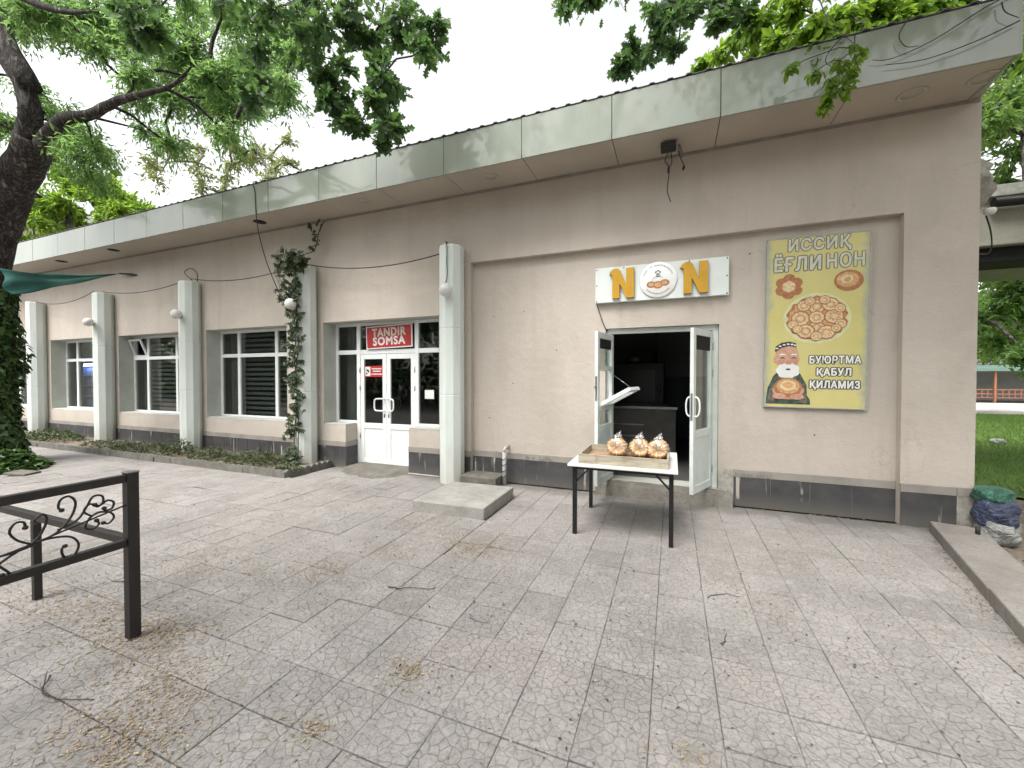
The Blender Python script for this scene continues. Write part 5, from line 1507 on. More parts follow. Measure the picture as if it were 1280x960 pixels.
for i_, (x, w, h, lab) in enumerate(((-1.15, .28, .10, 'shallow metal pan lying on top of the oven at its left'), (-.72, .34, .13, 'wide metal pan lying on the middle of the oven top'), (-.33, .1, .2, 'small dark canister standing on the oven top at its right'))):
    m = MB(); m.lathe([(w * .42, 0), (w * .5, h), (w * .47, h), (w * .40, .01)], (x, 3.1, 1.933), 18)
    tag(solo(m.build('baking_pan' if i_ < 2 else 'canister', M['steel'] if i_ < 2 else M['black']), (x, 3.1, 1.933)), lab, 'pan' if i_ < 2 else 'canister')
# blue drinks fridge seen through the far window
t = thing('drinks_fridge', 'blue lit drinks fridge behind the glass of the farthest clear window', 'fridge', (-16.2, 1.25, .05))
m = MB(); m.box(-16.75, -16.70, .9, 1.5, .06, 2.10); m.box(-15.72, -15.67, .9, 1.5, .06, 2.10); m.box(-16.70, -15.72, 1.45, 1.5, .06, 2.10); m.box(-16.70, -15.72, .9, 1.45, .06, .45); m.box(-16.70, -15.72, .9, 1.45, 2.05, 2.10)
m.build('cabinet', M['fridge'], t)
m = MB(); m.box(-16.66, -15.76, .92, .97, 1.985, 2.035); m.build('light_tube', M['tube'], t)
for z in (.75, 1.07, 1.39, 1.70):
    m = MB(); m.box(-16.698, -15.722, .95, 1.44, z - .012, z); s_ = m.build('shelf', M['upvc'], t)
    m = MB()
    for k_ in range(12): m.lathe([(.032, 0), (.034, .14), (.014, .20), (.014, .23)], (-16.64 + k_ * .08, 1.05, z + .001), 8)
    tag(m.build('bottle', M['bottle'], s_), kind='stuff')

# ---- railing in the left foreground
t = thing('iron_railing', 'dark brown iron railing corner with scrollwork in the left foreground', 'railing', (-3.167, -4.267, 0))
ax_, ay_ = -3.167, -4.29
m = MB(); m.box(ax_ - .03, ax_ + .03, ay_ - .03, ay_ + .03, 0, 1.05); m.build('post', M['rail'], t, bevel=.003)
m = MB(); m.box(ax_ - .034, ax_ + .034, ay_ - .034, ay_ + .034, 1.0505, 1.058); m.build('post_cap', M['steel'], t, bevel=.002)
m = MB(); m.box(-4.375 - .022, -4.375 + .022, ay_ - .022, ay_ + .022, 0, .592); m.build('post', M['rail'], t, bevel=.003)
m = MB(); m.box(ax_ - .022, ax_ + .022, -6.6, ay_ - .031, .995, 1.042); m.build('rail', M['rail'], t, bevel=.003)
m = MB(); m.box(ax_ - .022, ax_ + .022, -6.6, ay_ - .031, .592, .638); m.build('rail', M['rail'], t, bevel=.003)
m = MB(); m.box(-6.2, ax_ - .031, ay_ - .022, ay_ + .022, .594, .642); m.build('rail', M['rail'], t, bevel=.003)
m = MB(); m.box(-6.02, -5.976, ay_ - .022, ay_ + .022, 0, .593); m.build('post', M['rail'], t, bevel=.003)
m = MB(); m.box(ax_ - .03, ax_ + .03, -6.66, -6.601, 0, 1.05); m.build('post', M['rail'], t, bevel=.003)
# scrolls: drawn on the panel plane, s = distance from the corner post along the panel, z = height
def sc(pts, r=.006, sub=5, ball=True):
    p3 = smooth_path([(ax_ + .0, ay_ - .03 - s_, z) for s_, z in pts], sub)
    m.tube(p3, r, 6)
    if ball:
        q = p3[-1]; m.lathe([(0, -.012), (.010, -.008), (.013, 0), (.010, .008), (0, .012)], q, 8)
m = MB(); sc([(0, .85), (.22, .80), (.42, .755), (.62, .72), (.9, .67)], .005, 4, False)
m.build('tie_rod', M['rail'], t)
SCR = [
    [(.36, .765), (.30, .79), (.245, .855), (.225, .93), (.25, .975), (.285, .965), (.295, .925), (.282, .905)],
    [(.30, .80), (.22, .83), (.18, .89), (.15, .945), (.11, .94), (.105, .90), (.13, .88), (.142, .895)],
    [(.16, .835), (.19, .87), (.165, .905), (.12, .885), (.085, .905), (.055, .885), (.065, .85), (.095, .848), (.10, .862)],
    [(.17, .82), (.13, .845), (.075, .83), (.055, .795), (.08, .765), (.105, .775)],
    [(.17, .82), (.185, .775), (.155, .755), (.125, .775), (.135, .80)],
    [(.40, .76), (.33, .765), (.25, .745), (.215, .69), (.235, .635), (.275, .640), (.285, .685), (.272, .700)],
    [(.40, .76), (.45, .80), (.475, .85), (.455, .89), (.425, .885), (.42, .855)],
    [(.40, .76), (.365, .80), (.34, .87), (.355, .905), (.385, .885), (.38, .86)],
    [(.38, .755), (.46, .74), (.54, .745), (.59, .79), (.585, .845), (.545, .855), (.525, .815)],
    [(.42, .755), (.50, .71), (.545, .66), (.565, .61), (.605, .60), (.62, .635), (.60, .655)],
    [(.52, .70), (.49, .66), (.47, .62), (.49, .60), (.505, .64)],
    [(.58, .72), (.64, .715), (.68, .68), (.67, .645), (.64, .655)],
]
for pts in SCR:
    m = MB(); sc(pts); m.build('scroll', M['rail'], t)
for pts in SCR[:9]:
    m = MB(); sc([(1.5 - s_, z - .0) for s_, z in pts]); m.build('scroll', M['rail'], t)

# ---- green shade net
t_ = [(-12.35, -.12, 4.13), (-10.78, -2.50, 3.50), (-10.42, -2.46, 3.05)]
m = MB(); n = 14
gv, gf = [], []
A, Bq, Cq = [Vector(p) for p in t_]
for i in range(n + 1):
    for j in range(n + 1):
        u, v = i / n, j / n
        p = A.lerp(Bq, u).lerp(A.lerp(Cq, u), v)
        p += Vector((.03 * math.sin(v * 9 + u * 3) * u, .05 * math.sin(v * 7) * u, -.10 * math.sin(math.pi * u) * (1 - .6 * v) * .6 + .02 * math.sin(u * 14 + v * 5) * u))
        gv.append(p)
for i in range(n):
    for j in range(n): gf.append((i * (n + 1) + j, (i + 1) * (n + 1) + j, (i + 1) * (n + 1) + j + 1, i * (n + 1) + j + 1))
m.add(gv, gf, True)
t = thing('shade_net', 'dark green shade net stretched from the ivy covered tree to the wall', 'shade net', t_[0])
o = m.build('net_cloth', M['net'], t, fix=False)
md = o.modifiers.new('thick', 'SOLIDIFY'); md.thickness = .004
m = MB(); m.tube([(-11.86, 0, 4.075), (-12.0, -.04, 4.09), t_[0]], [.012, .03, .02], 6); m.build('tie_cord', M['cable'], t)

# ---- rubbish sacks by the corner
def sack(c, rx, ry, rz, mat, label, seed):
    r = random.Random(seed); m = MB(); n, K = 22, 12
    vs_, fs_ = [], []
    for i in range(K + 1):
        a = math.pi * i / K
        for j in range(n):
            b = 2 * math.pi * j / n
            q = 1 + .09 * math.sin(3 * b + i * .8 + seed) + .05 * math.sin(7 * b - i) + r.uniform(-.05, .05)
            sx = max(0, math.sin(a)) ** .42
            vs_.append((c[0] + rx * sx * q * math.cos(b), c[1] + ry * sx * q * math.sin(b), c[2] + rz * (1 - math.cos(a))))
    for i in range(K):
        for j in range(n): fs_.append((i * n + j, i * n + (j + 1) % n, (i + 1) * n + (j + 1) % n, (i + 1) * n + j))
    m.add(vs_, fs_, True)
    return tag(solo(m.build('rubbish_sack', M[mat]), c), label, 'sack')
sack((3.10, -.14, -.05), .155, .15, .13, 'bag_white', 'white woven sack lowest in the pile at the building corner', 1)
sack((3.09, -.12, .10), .165, .15, .155, 'bag_blue', 'dark blue patterned sack between the white and the green one', 2)
sack((3.08, -.09, .35), .155, .14, .085, 'bag_green', 'green plastic sack topmost of the pile at the building corner', 3)

# ================================================================== PLANTS
def put(tree, blobs, skel, ntw, nlf, L, W, kind, leafm, barkm, seed, droop=.25, spread=.12, tw=.006, bough=(.035, .012)):
    P, D, N, T0, T1 = sprays(blobs, ntw, nlf, droop, spread, seed)
    r = np.random.default_rng(seed + 99)
    n = len(P)
    q = r.uniform(.45, 1.3, n)
    leaves('foliage', P, D, N, L * q, W * q, kind, leafm, tree)
    twigs('twig', T0, T1, tw, tw * .45, M['twig'], tree)['kind'] = 'stuff'
    boughs(blobs, skel, bough[0], bough[1], seed).build('branch', barkm, tree, fix=False)['kind'] = 'stuff'
# big tree on the left with ivy round its foot
TR = thing('shade_tree', 'large old tree with dark furrowed trunk leaning right at the left edge', 'tree', (-11.8, -2.4, 0))
trunk = smooth_path([(-11.95, -2.4, -.1), (-11.85, -2.4, 1.8), (-11.65, -2.4, 3.5), (-11.15, -2.4, 4.25), (-10.45, -2.4, 4.9), (-9.85, -2.42, 5.25), (-9.6, -2.45, 5.5)], 5)
m = MB(); K = len(trunk)
m.tube(trunk, [.40 - .19 * (i / (K - 1)) ** .8 for i in range(K)], 18, wob=.05); m.build('trunk', M['bark'], TR, fix=False)
lim1 = smooth_path([(-9.75, -2.42, 5.25), (-8.9, -2.4, 5.63), (-8.2, -2.35, 5.60), (-7.6, -2.3, 5.68), (-6.9, -2.3, 5.62), (-6.2, -2.35, 5.52), (-5.7, -2.4, 5.6)], 4)
lim2 = smooth_path([(-10.1, -2.42, 5.05), (-9.55, -2.5, 5.6), (-9.35, -2.6, 6.05), (-9.6, -2.7, 6.5), (-10.3, -2.8, 7.1), (-11.2, -3.0, 7.8)], 4)
lim3 = smooth_path([(-9.9, -2.9, 8.9), (-9.2, -3.1, 7.7), (-8.4, -3.2, 6.95), (-7.5, -3.2, 6.35), (-6.7, -3.2, 5.95), (-6.1, -3.2, 5.75)], 4)
lim4 = smooth_path([(-9.2, -2.6, 6.1), (-9.8, -2.8, 7.4), (-9.9, -2.9, 8.9), (-9.6, -3.0, 9.8)], 4)
lim5 = smooth_path([(-7.9, -3.2, 6.6), (-7.3, -3.0, 6.75), (-6.9, -2.8, 7.2)], 4)
for lim, ra, rb in ((lim1, .105, .010), (lim2, .18, .045), (lim3, .10, .012), (lim4, .13, .02), (lim5, .07, .012)):
    m = MB(); m.tube(lim, ra, 10, r1=rb, wob=.09); m.build('limb', M['bark'], TR, fix=False)
put(TR, LEFT_CROWN, [tuple(p) for p in lim1[3:] + lim2[3:] + lim3[2:] + lim4[2:] + lim5], 17, 32, .115, .030, 'narrow', M['leaf_ash'], M['bark'], 3, droop=.35, spread=.16, tw=.005, bough=(.026, .008))
# ivy up the trunk and over the ground
n = 6500
zz = rng.uniform(0, 1, n) ** 1.15 * 3.35
tk = np.array([tuple(p) for p in trunk])
cx_ = np.interp(zz, tk[:14, 2], tk[:14, 0]); cy_ = np.interp(zz, tk[:14, 2], tk[:14, 1])
aa = rng.uniform(0, 2 * math.pi, n)
lump = .16 * (.5 + .5 * np.sin(aa * 3 + zz * 2.3)) * (.5 + .5 * np.sin(zz * 3.1 + aa))
rr = .39 - .03 * zz + rng.uniform(0, 1, n) ** .7 * (.13 + lump) + .25 * np.exp(-zz / .3) * rng.random(n)
P = np.stack([cx_ + rr * np.cos(aa) - .06, cy_ + rr * np.sin(aa), zz], 1)
outw = np.stack([np.cos(aa), np.sin(aa), np.full(n, .35)], 1)
D = np.stack([rng.normal(0, .5, n), rng.normal(0, .5, n), np.full(n, -.8)], 1) + outw * .35
IV = thing('ivy', 'thick dark green ivy wrapped round the trunk of the old tree at left', 'ivy', (-11.7, -2.4, 0))
leaves('foliage', P, D, outw + rng.normal(0, .35, (n, 3)), rng.uniform(.08, .14, n), rng.uniform(.07, .12, n), 'ivy', M['leaf_ivy'], IV)
m = MB()
for k_ in range(9):
    a0 = k_ * .7
    m.tube([(float(np.interp(z, tk[:14, 2], tk[:14, 0])) + .42 * math.cos(a0 + z * .4), -2.4 + .42 * math.sin(a0 + z * .4), z) for z in np.linspace(0, 3.2, 14)], .012, 5)
m.build('stem', M['twig'], IV)
n = 1500
a = rng.uniform(0, 2 * math.pi, n); q = np.sqrt(rng.random(n))
P = np.stack([-11.15 + .72 * q * np.cos(a), -2.35 + .50 * q * np.sin(a), (1 - q ** 2) * .30 * rng.uniform(.4, 1, n) + .03], 1)
GI = tag(leaves('ground_ivy', P, rng.normal(0, 1, (n, 3)) * (1, 1, .25), np.array((0, 0, 1.)) + rng.normal(0, .4, (n, 3)), rng.uniform(.08, .14, n), rng.uniform(.07, .12, n), 'ivy', M['leaf_ivy']),
         'low clump of ivy spreading over the paving at the foot of the old tree', 'ivy')
m = MB(); m.obox(Matrix.Translation((-10.2, -2.45, .03)) @ Matrix.Rotation(R(25), 4, 'Z') @ Matrix.Rotation(R(5), 4, 'Y'), .34, .26, .035)
tag(solo(m.build('broken_slab', M['concrete_dark'], bevel=.006), (-10.2, -2.45, 0)), 'broken piece of paving slab lying beside the ground ivy', 'broken slab')
# creeper on the pillar
CV = thing('climbing_creeper', 'dark green creeper climbing the white pillar between window and entrance', 'creeper', (-6.4, -.4, .06))
m = MB()
st1 = smooth_path([(-6.34, -.40, .06), (-6.38, -.375, .6), (-6.31, -.37, 1.3), (-6.36, -.37, 2.0), (-6.30, -.37, 2.7), (-6.33, -.37, 3.3), (-6.33, -.34, 3.72)], 5)
st2 = smooth_path([(-6.26, -.41, .06), (-6.27, -.378, .9), (-6.33, -.37, 1.7), (-6.26, -.37, 2.4), (-6.31, -.37, 3.1), (-6.3, -.36, 3.75), (-6.05, -.2, 3.95), (-6.02, -.12, 4.3), (-5.99, -.03, 4.52)], 5)
m.tube(st1, .010, 5); m.tube(st2, .008, 5)
for k_ in range(6):
    x0 = -6.48 - .035 * k_; m.tube(smooth_path([(-6.4, -.4, 3.75), (x0, -.45, 3.8 + .03 * k_), (x0 - .08, -.47, 3.5), (x0 - .06, -.46, 3.0 + .12 * k_)], 4), .004, 4)
m.build('stem', M['twig'], CV)
Ps, Ds, Ns = [], [], []
def palm(c, dirv, L=1.0):
    c = np.array(c); dirv = norm(np.array(dirv, float))
    nrm_ = norm(np.array((.35, -.8, .45)) + rng.normal(0, .35, 3))
    side = norm(np.cross(dirv, nrm_))
    for s_ in (-1.1, -.55, 0, .55, 1.1):
        Ps.append(c); Ds.append(dirv * math.cos(s_) + side * math.sin(s_)); Ns.append(nrm_ + rng.normal(0, .15, 3))
path = np.array([tuple(p) for p in st1 + st2])
for k_ in range(260):
    b = path[rng.integers(len(path))]
    w = .085
    if b[2] > 3.62: continue
    palm(b + rng.normal(0, 1, 3) * (w, .03, .1) + (-.01, -.04, 0), (rng.normal(0, .5), -.3 + rng.normal(0, .3), -.8))
for k_ in range(80):
    palm((-6.33 + rng.normal(0, .13), -.40 + rng.normal(0, .09), 3.72 + rng.normal(0, .09)), (rng.normal(0, .7), -.4, -.5 + rng.normal(0, .5)))
for k_ in range(22):
    palm((-6.56 + rng.normal(0, .09), -.43, 3.4 + rng.uniform(-.6, .5)), (rng.normal(0, .4), -.3, -.8))
for k_ in range(10):
    palm((-6.03 + rng.normal(0, .06), -.16, 4.0 + .5 * k_ / 10), (rng.normal(0, .6), -.4, -.3))
n = len(Ps)
leaves('foliage', np.array(Ps), np.array(Ds), np.array(Ns), rng.uniform(.075, .115, n), rng.uniform(.032, .048, n), 'oval', M['leaf_vine'], CV)
# herbs in the bed
def herb(x, y, rx, ry, h, n, label, L=.06, mat='leaf_herb', kind='oval'):
    t = thing('bed_plant', label, 'plant', (x, y, .05), 'low plants in the bed under the windows')
    a = rng.uniform(0, 2 * math.pi, n); q = np.sqrt(rng.random(n))
    P = np.stack([x + rx * q * np.cos(a), np.clip(y + ry * q * np.sin(a), -.90, -.04), .06 + h * (1 - q ** 2 * .7) * rng.uniform(.15, 1, n)], 1)
    D = np.stack([np.cos(a) * .6 + rng.normal(0, .5, n), np.sin(a) * .6 + rng.normal(0, .5, n), rng.normal(.25, .4, n)], 1)
    leaves('foliage', P, D, np.array((0, 0, 1.)) + rng.normal(0, .45, (n, 3)), rng.uniform(.6, 1.3, n) * L, rng.uniform(.6, 1.2, n) * L * .5, kind, M[mat], t)
    m = MB()
    for k_ in range(14):
        b = rng.uniform(0, 2 * math.pi); e = rng.uniform(.3, .9)
        m.tube([(x + rx * .3 * e * math.cos(b), y + ry * .3 * e * math.sin(b), .05), (x + rx * e * math.cos(b), max(-.9, min(-.05, y + ry * e * math.sin(b))), .06 + h * rng.uniform(.4, .9))], .004, 4, cap=False)
    m.build('stem', M['twig'], t)
herb(-7.15, -.55, .75, .35, .24, 900, 'leafy green clump in the bed left of the creeper pillar')
herb(-8.35, -.60, .45, .28, .22, 420, 'sparse dry looking clump in the bed under the nearest big window')
herb(-9.35, -.62, .40, .28, .40, 380, 'taller loose plant at the foot of the third pillar')
herb(-10.6, -.55, 1.0, .35, .16, 700, 'flat spreading plant in the bed under the middle window')
herb(-12.1, -.50, .8, .35, .12, 420, 'low weeds in the bed right of the second pillar')
herb(-14.6, -.50, 1.2, .38, .26, 900, 'dark bushy plant in the bed between the two farthest pillars', .075)
herb(-6.0, -.80, .25, .14, .14, 140, 'small weed at the corner of the scalloped edging')

def crown_blobs(c, rx, ry, rz, n, br, seed):
    r = np.random.default_rng(seed)
    d = norm(r.normal(size=(n, 3))); q = r.uniform(.35, 1, (n, 1)) ** .6
    p = np.array(c) + d * q * (rx, ry, rz)
    return [(float(a[0]), float(a[1]), float(a[2]), float(br * r.uniform(.7, 1.3))) for a in p]
# leafy oak that reaches in from behind the viewer
OK = thing('oak_tree', 'oak whose dark lobed leaves hang into the top of the view', 'tree', (-2.6, -9.3, 0))
m = MB(); m.tube(smooth_path([(-2.6, -9.3, -.1), (-2.55, -9.2, 2.2), (-2.5, -8.8, 4.2), (-2.6, -8.3, 5.6)], 4), .32, 14, r1=.20, wob=.05); m.build('trunk', M['bark'], OK, fix=False)
la = smooth_path([(-2.6, -8.4, 5.3), (-3.0, -6.6, 6.6), (-3.6, -4.6, 7.1), (-4.0, -3.0, 6.9), (-4.1, -2.2, 6.7)], 4)
lb = smooth_path([(-2.55, -8.4, 5.4), (-1.6, -6.3, 7.2), (-.7, -3.6, 7.9), (-.2, -1.6, 7.6), (.2, -.2, 7.2)], 4)
for lim in (la, lb):
    m = MB(); m.tube(lim, .12, 9, r1=.03, wob=.07); m.build('limb', M['bark'], OK, fix=False)
put(OK, OAK_SPRAYS, [tuple(p) for p in la[6:]], 11, 9, .135, .10, 'oak', M['leaf_oak'], M['bark'], 21, droop=.15, spread=.14, tw=.004, bough=(.014, .005))
put(OK, OAK_SPRAYS_B, [tuple(p) for p in lb[6:]], 11, 9, .135, .10, 'oak', M['leaf_oak'], M['bark'], 22, droop=.15, spread=.14, tw=.004, bough=(.014, .005))
full = [b for b in crown_blobs((-2.4, -8.9, 8.0), 5.2, 3.4, 2.0, 60, .85, 90) if b[1] < -5.6]
put(OK, full, [tuple(p) for p in la[:6] + lb[:6]], 10, 10, .19, .14, 'oak', M['leaf_oak'], M['bark'], 23, droop=.15, spread=.2, tw=.005, bough=(.02, .006))
# bright drooping tree over the right end of the roof
BT = thing('drooping_tree', 'bright green tree drooping its leaves over the right end of the roof', 'tree', (5.9, .9, 0))
m = MB(); m.tube(smooth_path([(5.9, .9, -.1), (5.9, .95, 2.6), (5.75, 1.0, 5.2), (5.4, 1.0, 6.6)], 4), .24, 12, r1=.13, wob=.06); m.build('trunk', M['bark'], BT, fix=False)
lc = smooth_path([(5.5, 1.0, 6.3), (4.4, .9, 7.2), (3.2, .8, 7.5), (2.2, .5, 7.1), (1.4, .4, 6.6)], 4)
m = MB(); m.tube(lc, .10, 9, r1=.03, wob=.07); m.build('limb', M['bark'], BT, fix=False)
hang = [b for b in BRIGHT_CROWN if b[1] < -.85]
put(BT, hang, [tuple(p) for p in lc[2:]], 6, 6, .085, .042, 'oval', M['leaf_bright'], M['twig'], 33, droop=.9, spread=.22, tw=.003, bough=(.006, .003))
put(BT, [b for b in BRIGHT_CROWN if b[1] >= -.85], [tuple(p) for p in lc[2:]], 21, 17, .11, .055, 'oval', M['leaf_bright'], M['bark'], 31, droop=.55, spread=.16, tw=.004, bough=(.014, .004))
side = crown_blobs((1.9, -2.9, 7.9), 2.5, 1.5, .9, 95, .65, 92) + [b for b in crown_blobs((6.2, -.6, 7.2), 2.6, 4.0, 2.0, 60, .7, 91) if b[0] > 3.7 + .15 * max(0, b[1])]  # first group: unseen forward clumps added to shade the right end of the wall
put(BT, side, [tuple(p) for p in lc[:6]], 12, 14, .17, .09, 'oval', M['leaf_bright'], M['bark'], 32, droop=.5, spread=.2, tw=.004, bough=(.016, .005))
m = MB()
for pts in ([(2.83, -.735, 5.07), (2.6, -.75, 4.98), (2.25, -.745, 4.80), (1.95, -.74, 4.72), (1.80, -.74, 4.75)], [(2.84, -.74, 4.80), (2.55, -.75, 4.70), (2.2, -.745, 4.64), (1.9, -.745, 4.67)],
            [(2.1, -.74, 5.1), (2.0, -.75, 4.93), (2.05, -.75, 4.80), (2.15, -.745, 4.78)], [(1.62, -.74, 5.1), (1.45, -.77, 4.92), (1.42, -.76, 4.82), (1.5, -.75, 4.74)], [(2.72, -.74, 5.0), (2.74, -.75, 4.9), (2.83, -.75, 4.82)]):
    m.tube(smooth_path(pts, 4), .006, 5, r1=.003)
m.build('bare_stem', M['twig'], BT)
# trees behind
def tree(name, label, base, h_trunk, blobs, ntw, nlf, L, W, kind, leafm, barkm, seed, r=.25, group=None, lean=(0, 0)):
    t = thing(name, label, 'tree', base, group)
    c = Vector(np.mean(np.array(blobs)[:, :3], 0))
    top = Vector((base[0] + lean[0], base[1] + lean[1], h_trunk))
    pth = smooth_path([base, Vector(base).lerp(top, .5) + Vector((.1, .05, 0)), top, top.lerp(Vector((c.x, c.y, max(c.z, h_trunk + .8))), .7)], 4)
    m = MB(); m.tube(pth, r, 10, r1=r * .35, wob=.06); m.build('trunk', barkm, t, fix=False)
    put(t, blobs, [tuple(p) for p in pth[6:]], ntw, nlf, L, W, kind, leafm, barkm, seed, tw=.008, bough=(r * .22, .012))
    return t
tree('leafy_tree', 'tall green tree behind the right end of the roof with dark trunk', (9.6, 9.0, -.05), 6.0, RIGHT_CROWN_A, 18, 26, .22, .085, 'oval', M['leaf_mid'], M['bark'], 41, .30, None, (-.75, .3))
tree('leafy_tree', 'dense green tree beyond the lawn under the concrete canopy', (13.6, 16.2, -.05), 2.6, RIGHT_CROWN_B, 20, 30, .26, .10, 'oval', M['leaf_mid'], M['bark'], 42, .26)
tree('leafy_tree', 'yellow green tree showing between the old trunk and the roof at far left', (-31.5, 6.6, -.05), 8.5, FAR_CROWN, 18, 26, .34, .12, 'oval', M['leaf_bright'], M['bark'], 43, .3)
tree('pale_tree', 'pale sparse tree rising far behind the roof left of the open sky', (-38.5, 19.5, -.05), 14.5, PALE_CROWN, 16, 11, .36, .16, 'oval', M['leaf_pale'], M['bark_pale'], 44, .35)
for i_, (x, y, h, rr_, lab) in enumerate(((21, 36, 8.5, 5.0, 'broad tree in the far row beyond the pavilion, left one'), (29, 38, 9.5, 5.5, 'broad tree in the far row beyond the pavilion, middle one'), (37, 40, 9, 5.5, 'broad tree in the far row beyond the pavilion, right one'))):
    tree('park_tree', lab, (x, y, -.05), 3.0, crown_blobs((x, y, h * .6), rr_, rr_ * .8, h * .42, 34, 1.3, 60 + i_), 14, 20, .42, .17, 'oval', M['leaf_mid'], M['bark'], 50 + i_, .3, 'far trees beyond the pavilion')
STREET = ['first tree across the street left of the oak', 'tall tree across the street facing the entrance', 'rounded tree across the street facing the wall', 'tallest tree across the street facing the bakery door',
          'broad tree across the street facing the poster', 'rightmost tree across the street', 'tree across the street facing the creeper pillar', 'tree across the street facing the farthest pillars', 'leftmost tree across the street']
# trees across the street, seen mirrored in the fascia and the glass
for i_, (x, y, h, rr_) in enumerate(((-22, -22, 11, 4.2), (-13.5, -19, 13, 4.4), (-6.0, -21, 11.5, 4.0), (1.5, -20, 14, 4.2), (9.5, -22, 13.5, 5.0), (17, -20, 12, 4.6), (-32, -20, 12, 4.6), (-43, -22, 13, 5), (-56, -21, 12, 5))):
    tree('street_tree', STREET[i_], (x, y, -.05), 3.5, crown_blobs((x, y, h * .62), rr_, rr_ * .8, h * .38, 36, 1.1, 80 + i_), 13, 17, .42, .15, 'oval', M['leaf_mid'], M['bark'], 70 + i_, .28, 'trees across the street')

n = 9000  # unseen leaf row, added so the glass mirrors something dark
P = np.stack([rng.uniform(-75, 25, n), -15 + rng.normal(0, .5, n), rng.uniform(0, 2.9, n) ** 1.0], 1)
P[:, 2] += .25 * np.sin(P[:, 0] * 1.3) * (P[:, 2] > 2)
HD = thing('hedge', 'long dark hedge across the street mirrored in the window glass', 'hedge', (-20, -15, 0))
leaves('foliage', P, rng.normal(0, 1, (n, 3)), rng.normal(0, 1, (n, 3)), rng.uniform(.3, .6, n), rng.uniform(.2, .4, n), 'oval', M['leaf_ivy'], HD)
# ---- far side: pavilion, apartment house
t = thing('pavilion', 'long low pavilion with green roof and orange posts beyond the lawn', 'pavilion', (24, 31.5, 0))
m = MB(); m.add([(14, 29.8, 2.02), (40, 29.8, 2.02), (40, 33.5, 2.35), (14, 33.5, 2.35), (14, 29.8, 2.20), (40, 29.8, 2.20), (40, 33.5, 2.5), (14, 33.5, 2.5)], [(3, 2, 1, 0), (4, 5, 6, 7), (0, 1, 5, 4), (1, 2, 6, 5), (2, 3, 7, 6), (3, 0, 4, 7)])
m.build('roof', M['greenroof'], t)
x = 14.6
while x < 40:
    m = MB(); m.box(x - .05, x + .05, 30.0, 30.10, 0, 2.03); m.build('post', M['rust'], t)
    m = MB()
    for z in (.28, .52, .80): m.box(x + .09, x + 2.31, 30.05, 30.11, z, z + .055)
    for k_ in range(1, 8): m.box(x + .09 + k_ * .28, x + .13 + k_ * .28, 30.06, 30.10, .335, .80)
    m.build('railing', M['rust'], t)
    x += 2.4
m = MB(); m.box(14, 40, 33.3, 33.45, 0, 2.2); m.build('back_wall', M['interior'], t)
t = thing('apartment_house', 'brick and plaster apartment house far behind the old tree at left', 'building', (-64, 18, 0))
def hq(x, y): return (x, y)
m = MB(); m.box(-72, -58, 10, 24, 0, 17.5); m.build('wall', M['pink_brick'] if 'pink_brick' in M else M['stucco'], t)
m = MB(); m.add([(-72.6, 9.4, 17.5), (-57.4, 9.4, 17.5), (-57.4, 24.6, 17.5), (-72.6, 24.6, 17.5), (-68, 14, 20), (-62, 14, 20), (-62, 20, 20), (-68, 20, 20)], [(3, 2, 1, 0), (4, 5, 6, 7), (0, 1, 5, 4), (1, 2, 6, 5), (2, 3, 7, 6), (3, 0, 4, 7)])
m.build('roof', M['roof'], t)
for fl in range(5):
    for k_ in range(4):
        y = 11.3 + k_ * 3.3; z = 1.4 + fl * 3.3
        m = MB(); rect = [(-57.99, y), (-57.99, y + 1.5)]
        m.box(-58.02, -57.95, y, y + 1.5, z, z + 1.6); f_ = m.build('window', M['upvc'], t)
        m = MB(); m.box(-57.948, -57.94, y + .08, y + .71, z + .08, z + 1.52); m.box(-57.948, -57.94, y + .79, y + 1.42, z + .08, z + 1.52); m.build('pane', M['gasket'], f_)
    for k_ in range(4):
        x = -70.8 + k_ * 3.3; z = 1.4 + fl * 3.3
        m = MB(); m.box(x, x + 1.5, 9.95, 10.02, z, z + 1.6); f_ = m.build('window', M['upvc'], t)
        m = MB(); m.box(x + .08, x + .71, 9.94, 9.948, z + .08, z + 1.52); m.box(x + .79, x + 1.42, 9.94, 9.948, z + .08, z + 1.52); m.build('pane', M['gasket'], f_)

# ================================================================== LITTER
def scatter(specs, seed):
    r = np.random.default_rng(seed); out = []
    for (x, y, sx, sy, n) in specs:
        out.append(np.stack([x + r.normal(0, sx, n), y + r.normal(0, sy, n)], 1))
    p = np.concatenate(out)
    ok = (p[:, 0] < 2.6 + .247 * p[:, 1] - .02) & ~((p[:, 0] > -3.0) & (p[:, 0] < -1.98) & (p[:, 1] > -1.62) & (p[:, 1] < -.58)) & (p[:, 1] < -.03) & ~((p[:, 0] < -5.8) & (p[:, 1] > -1.02))
    return p[ok], r
def flat_litter(name, p, r, L0, L1, asp, kind, mat, tilt=.18):
    n = len(p)
    a = r.uniform(0, 2 * math.pi, n)
    P = np.stack([p[:, 0], p[:, 1], r.uniform(.003, .010, n)], 1)
    D = np.stack([np.cos(a), np.sin(a), r.normal(0, .10, n)], 1)
    L = r.uniform(L0, L1, n)
    return tag(leaves(name, P, D, np.array((0, 0, 1.)) + r.normal(0, tilt, (n, 3)), L, L * r.uniform(*asp, n), kind, mat), kind='stuff')
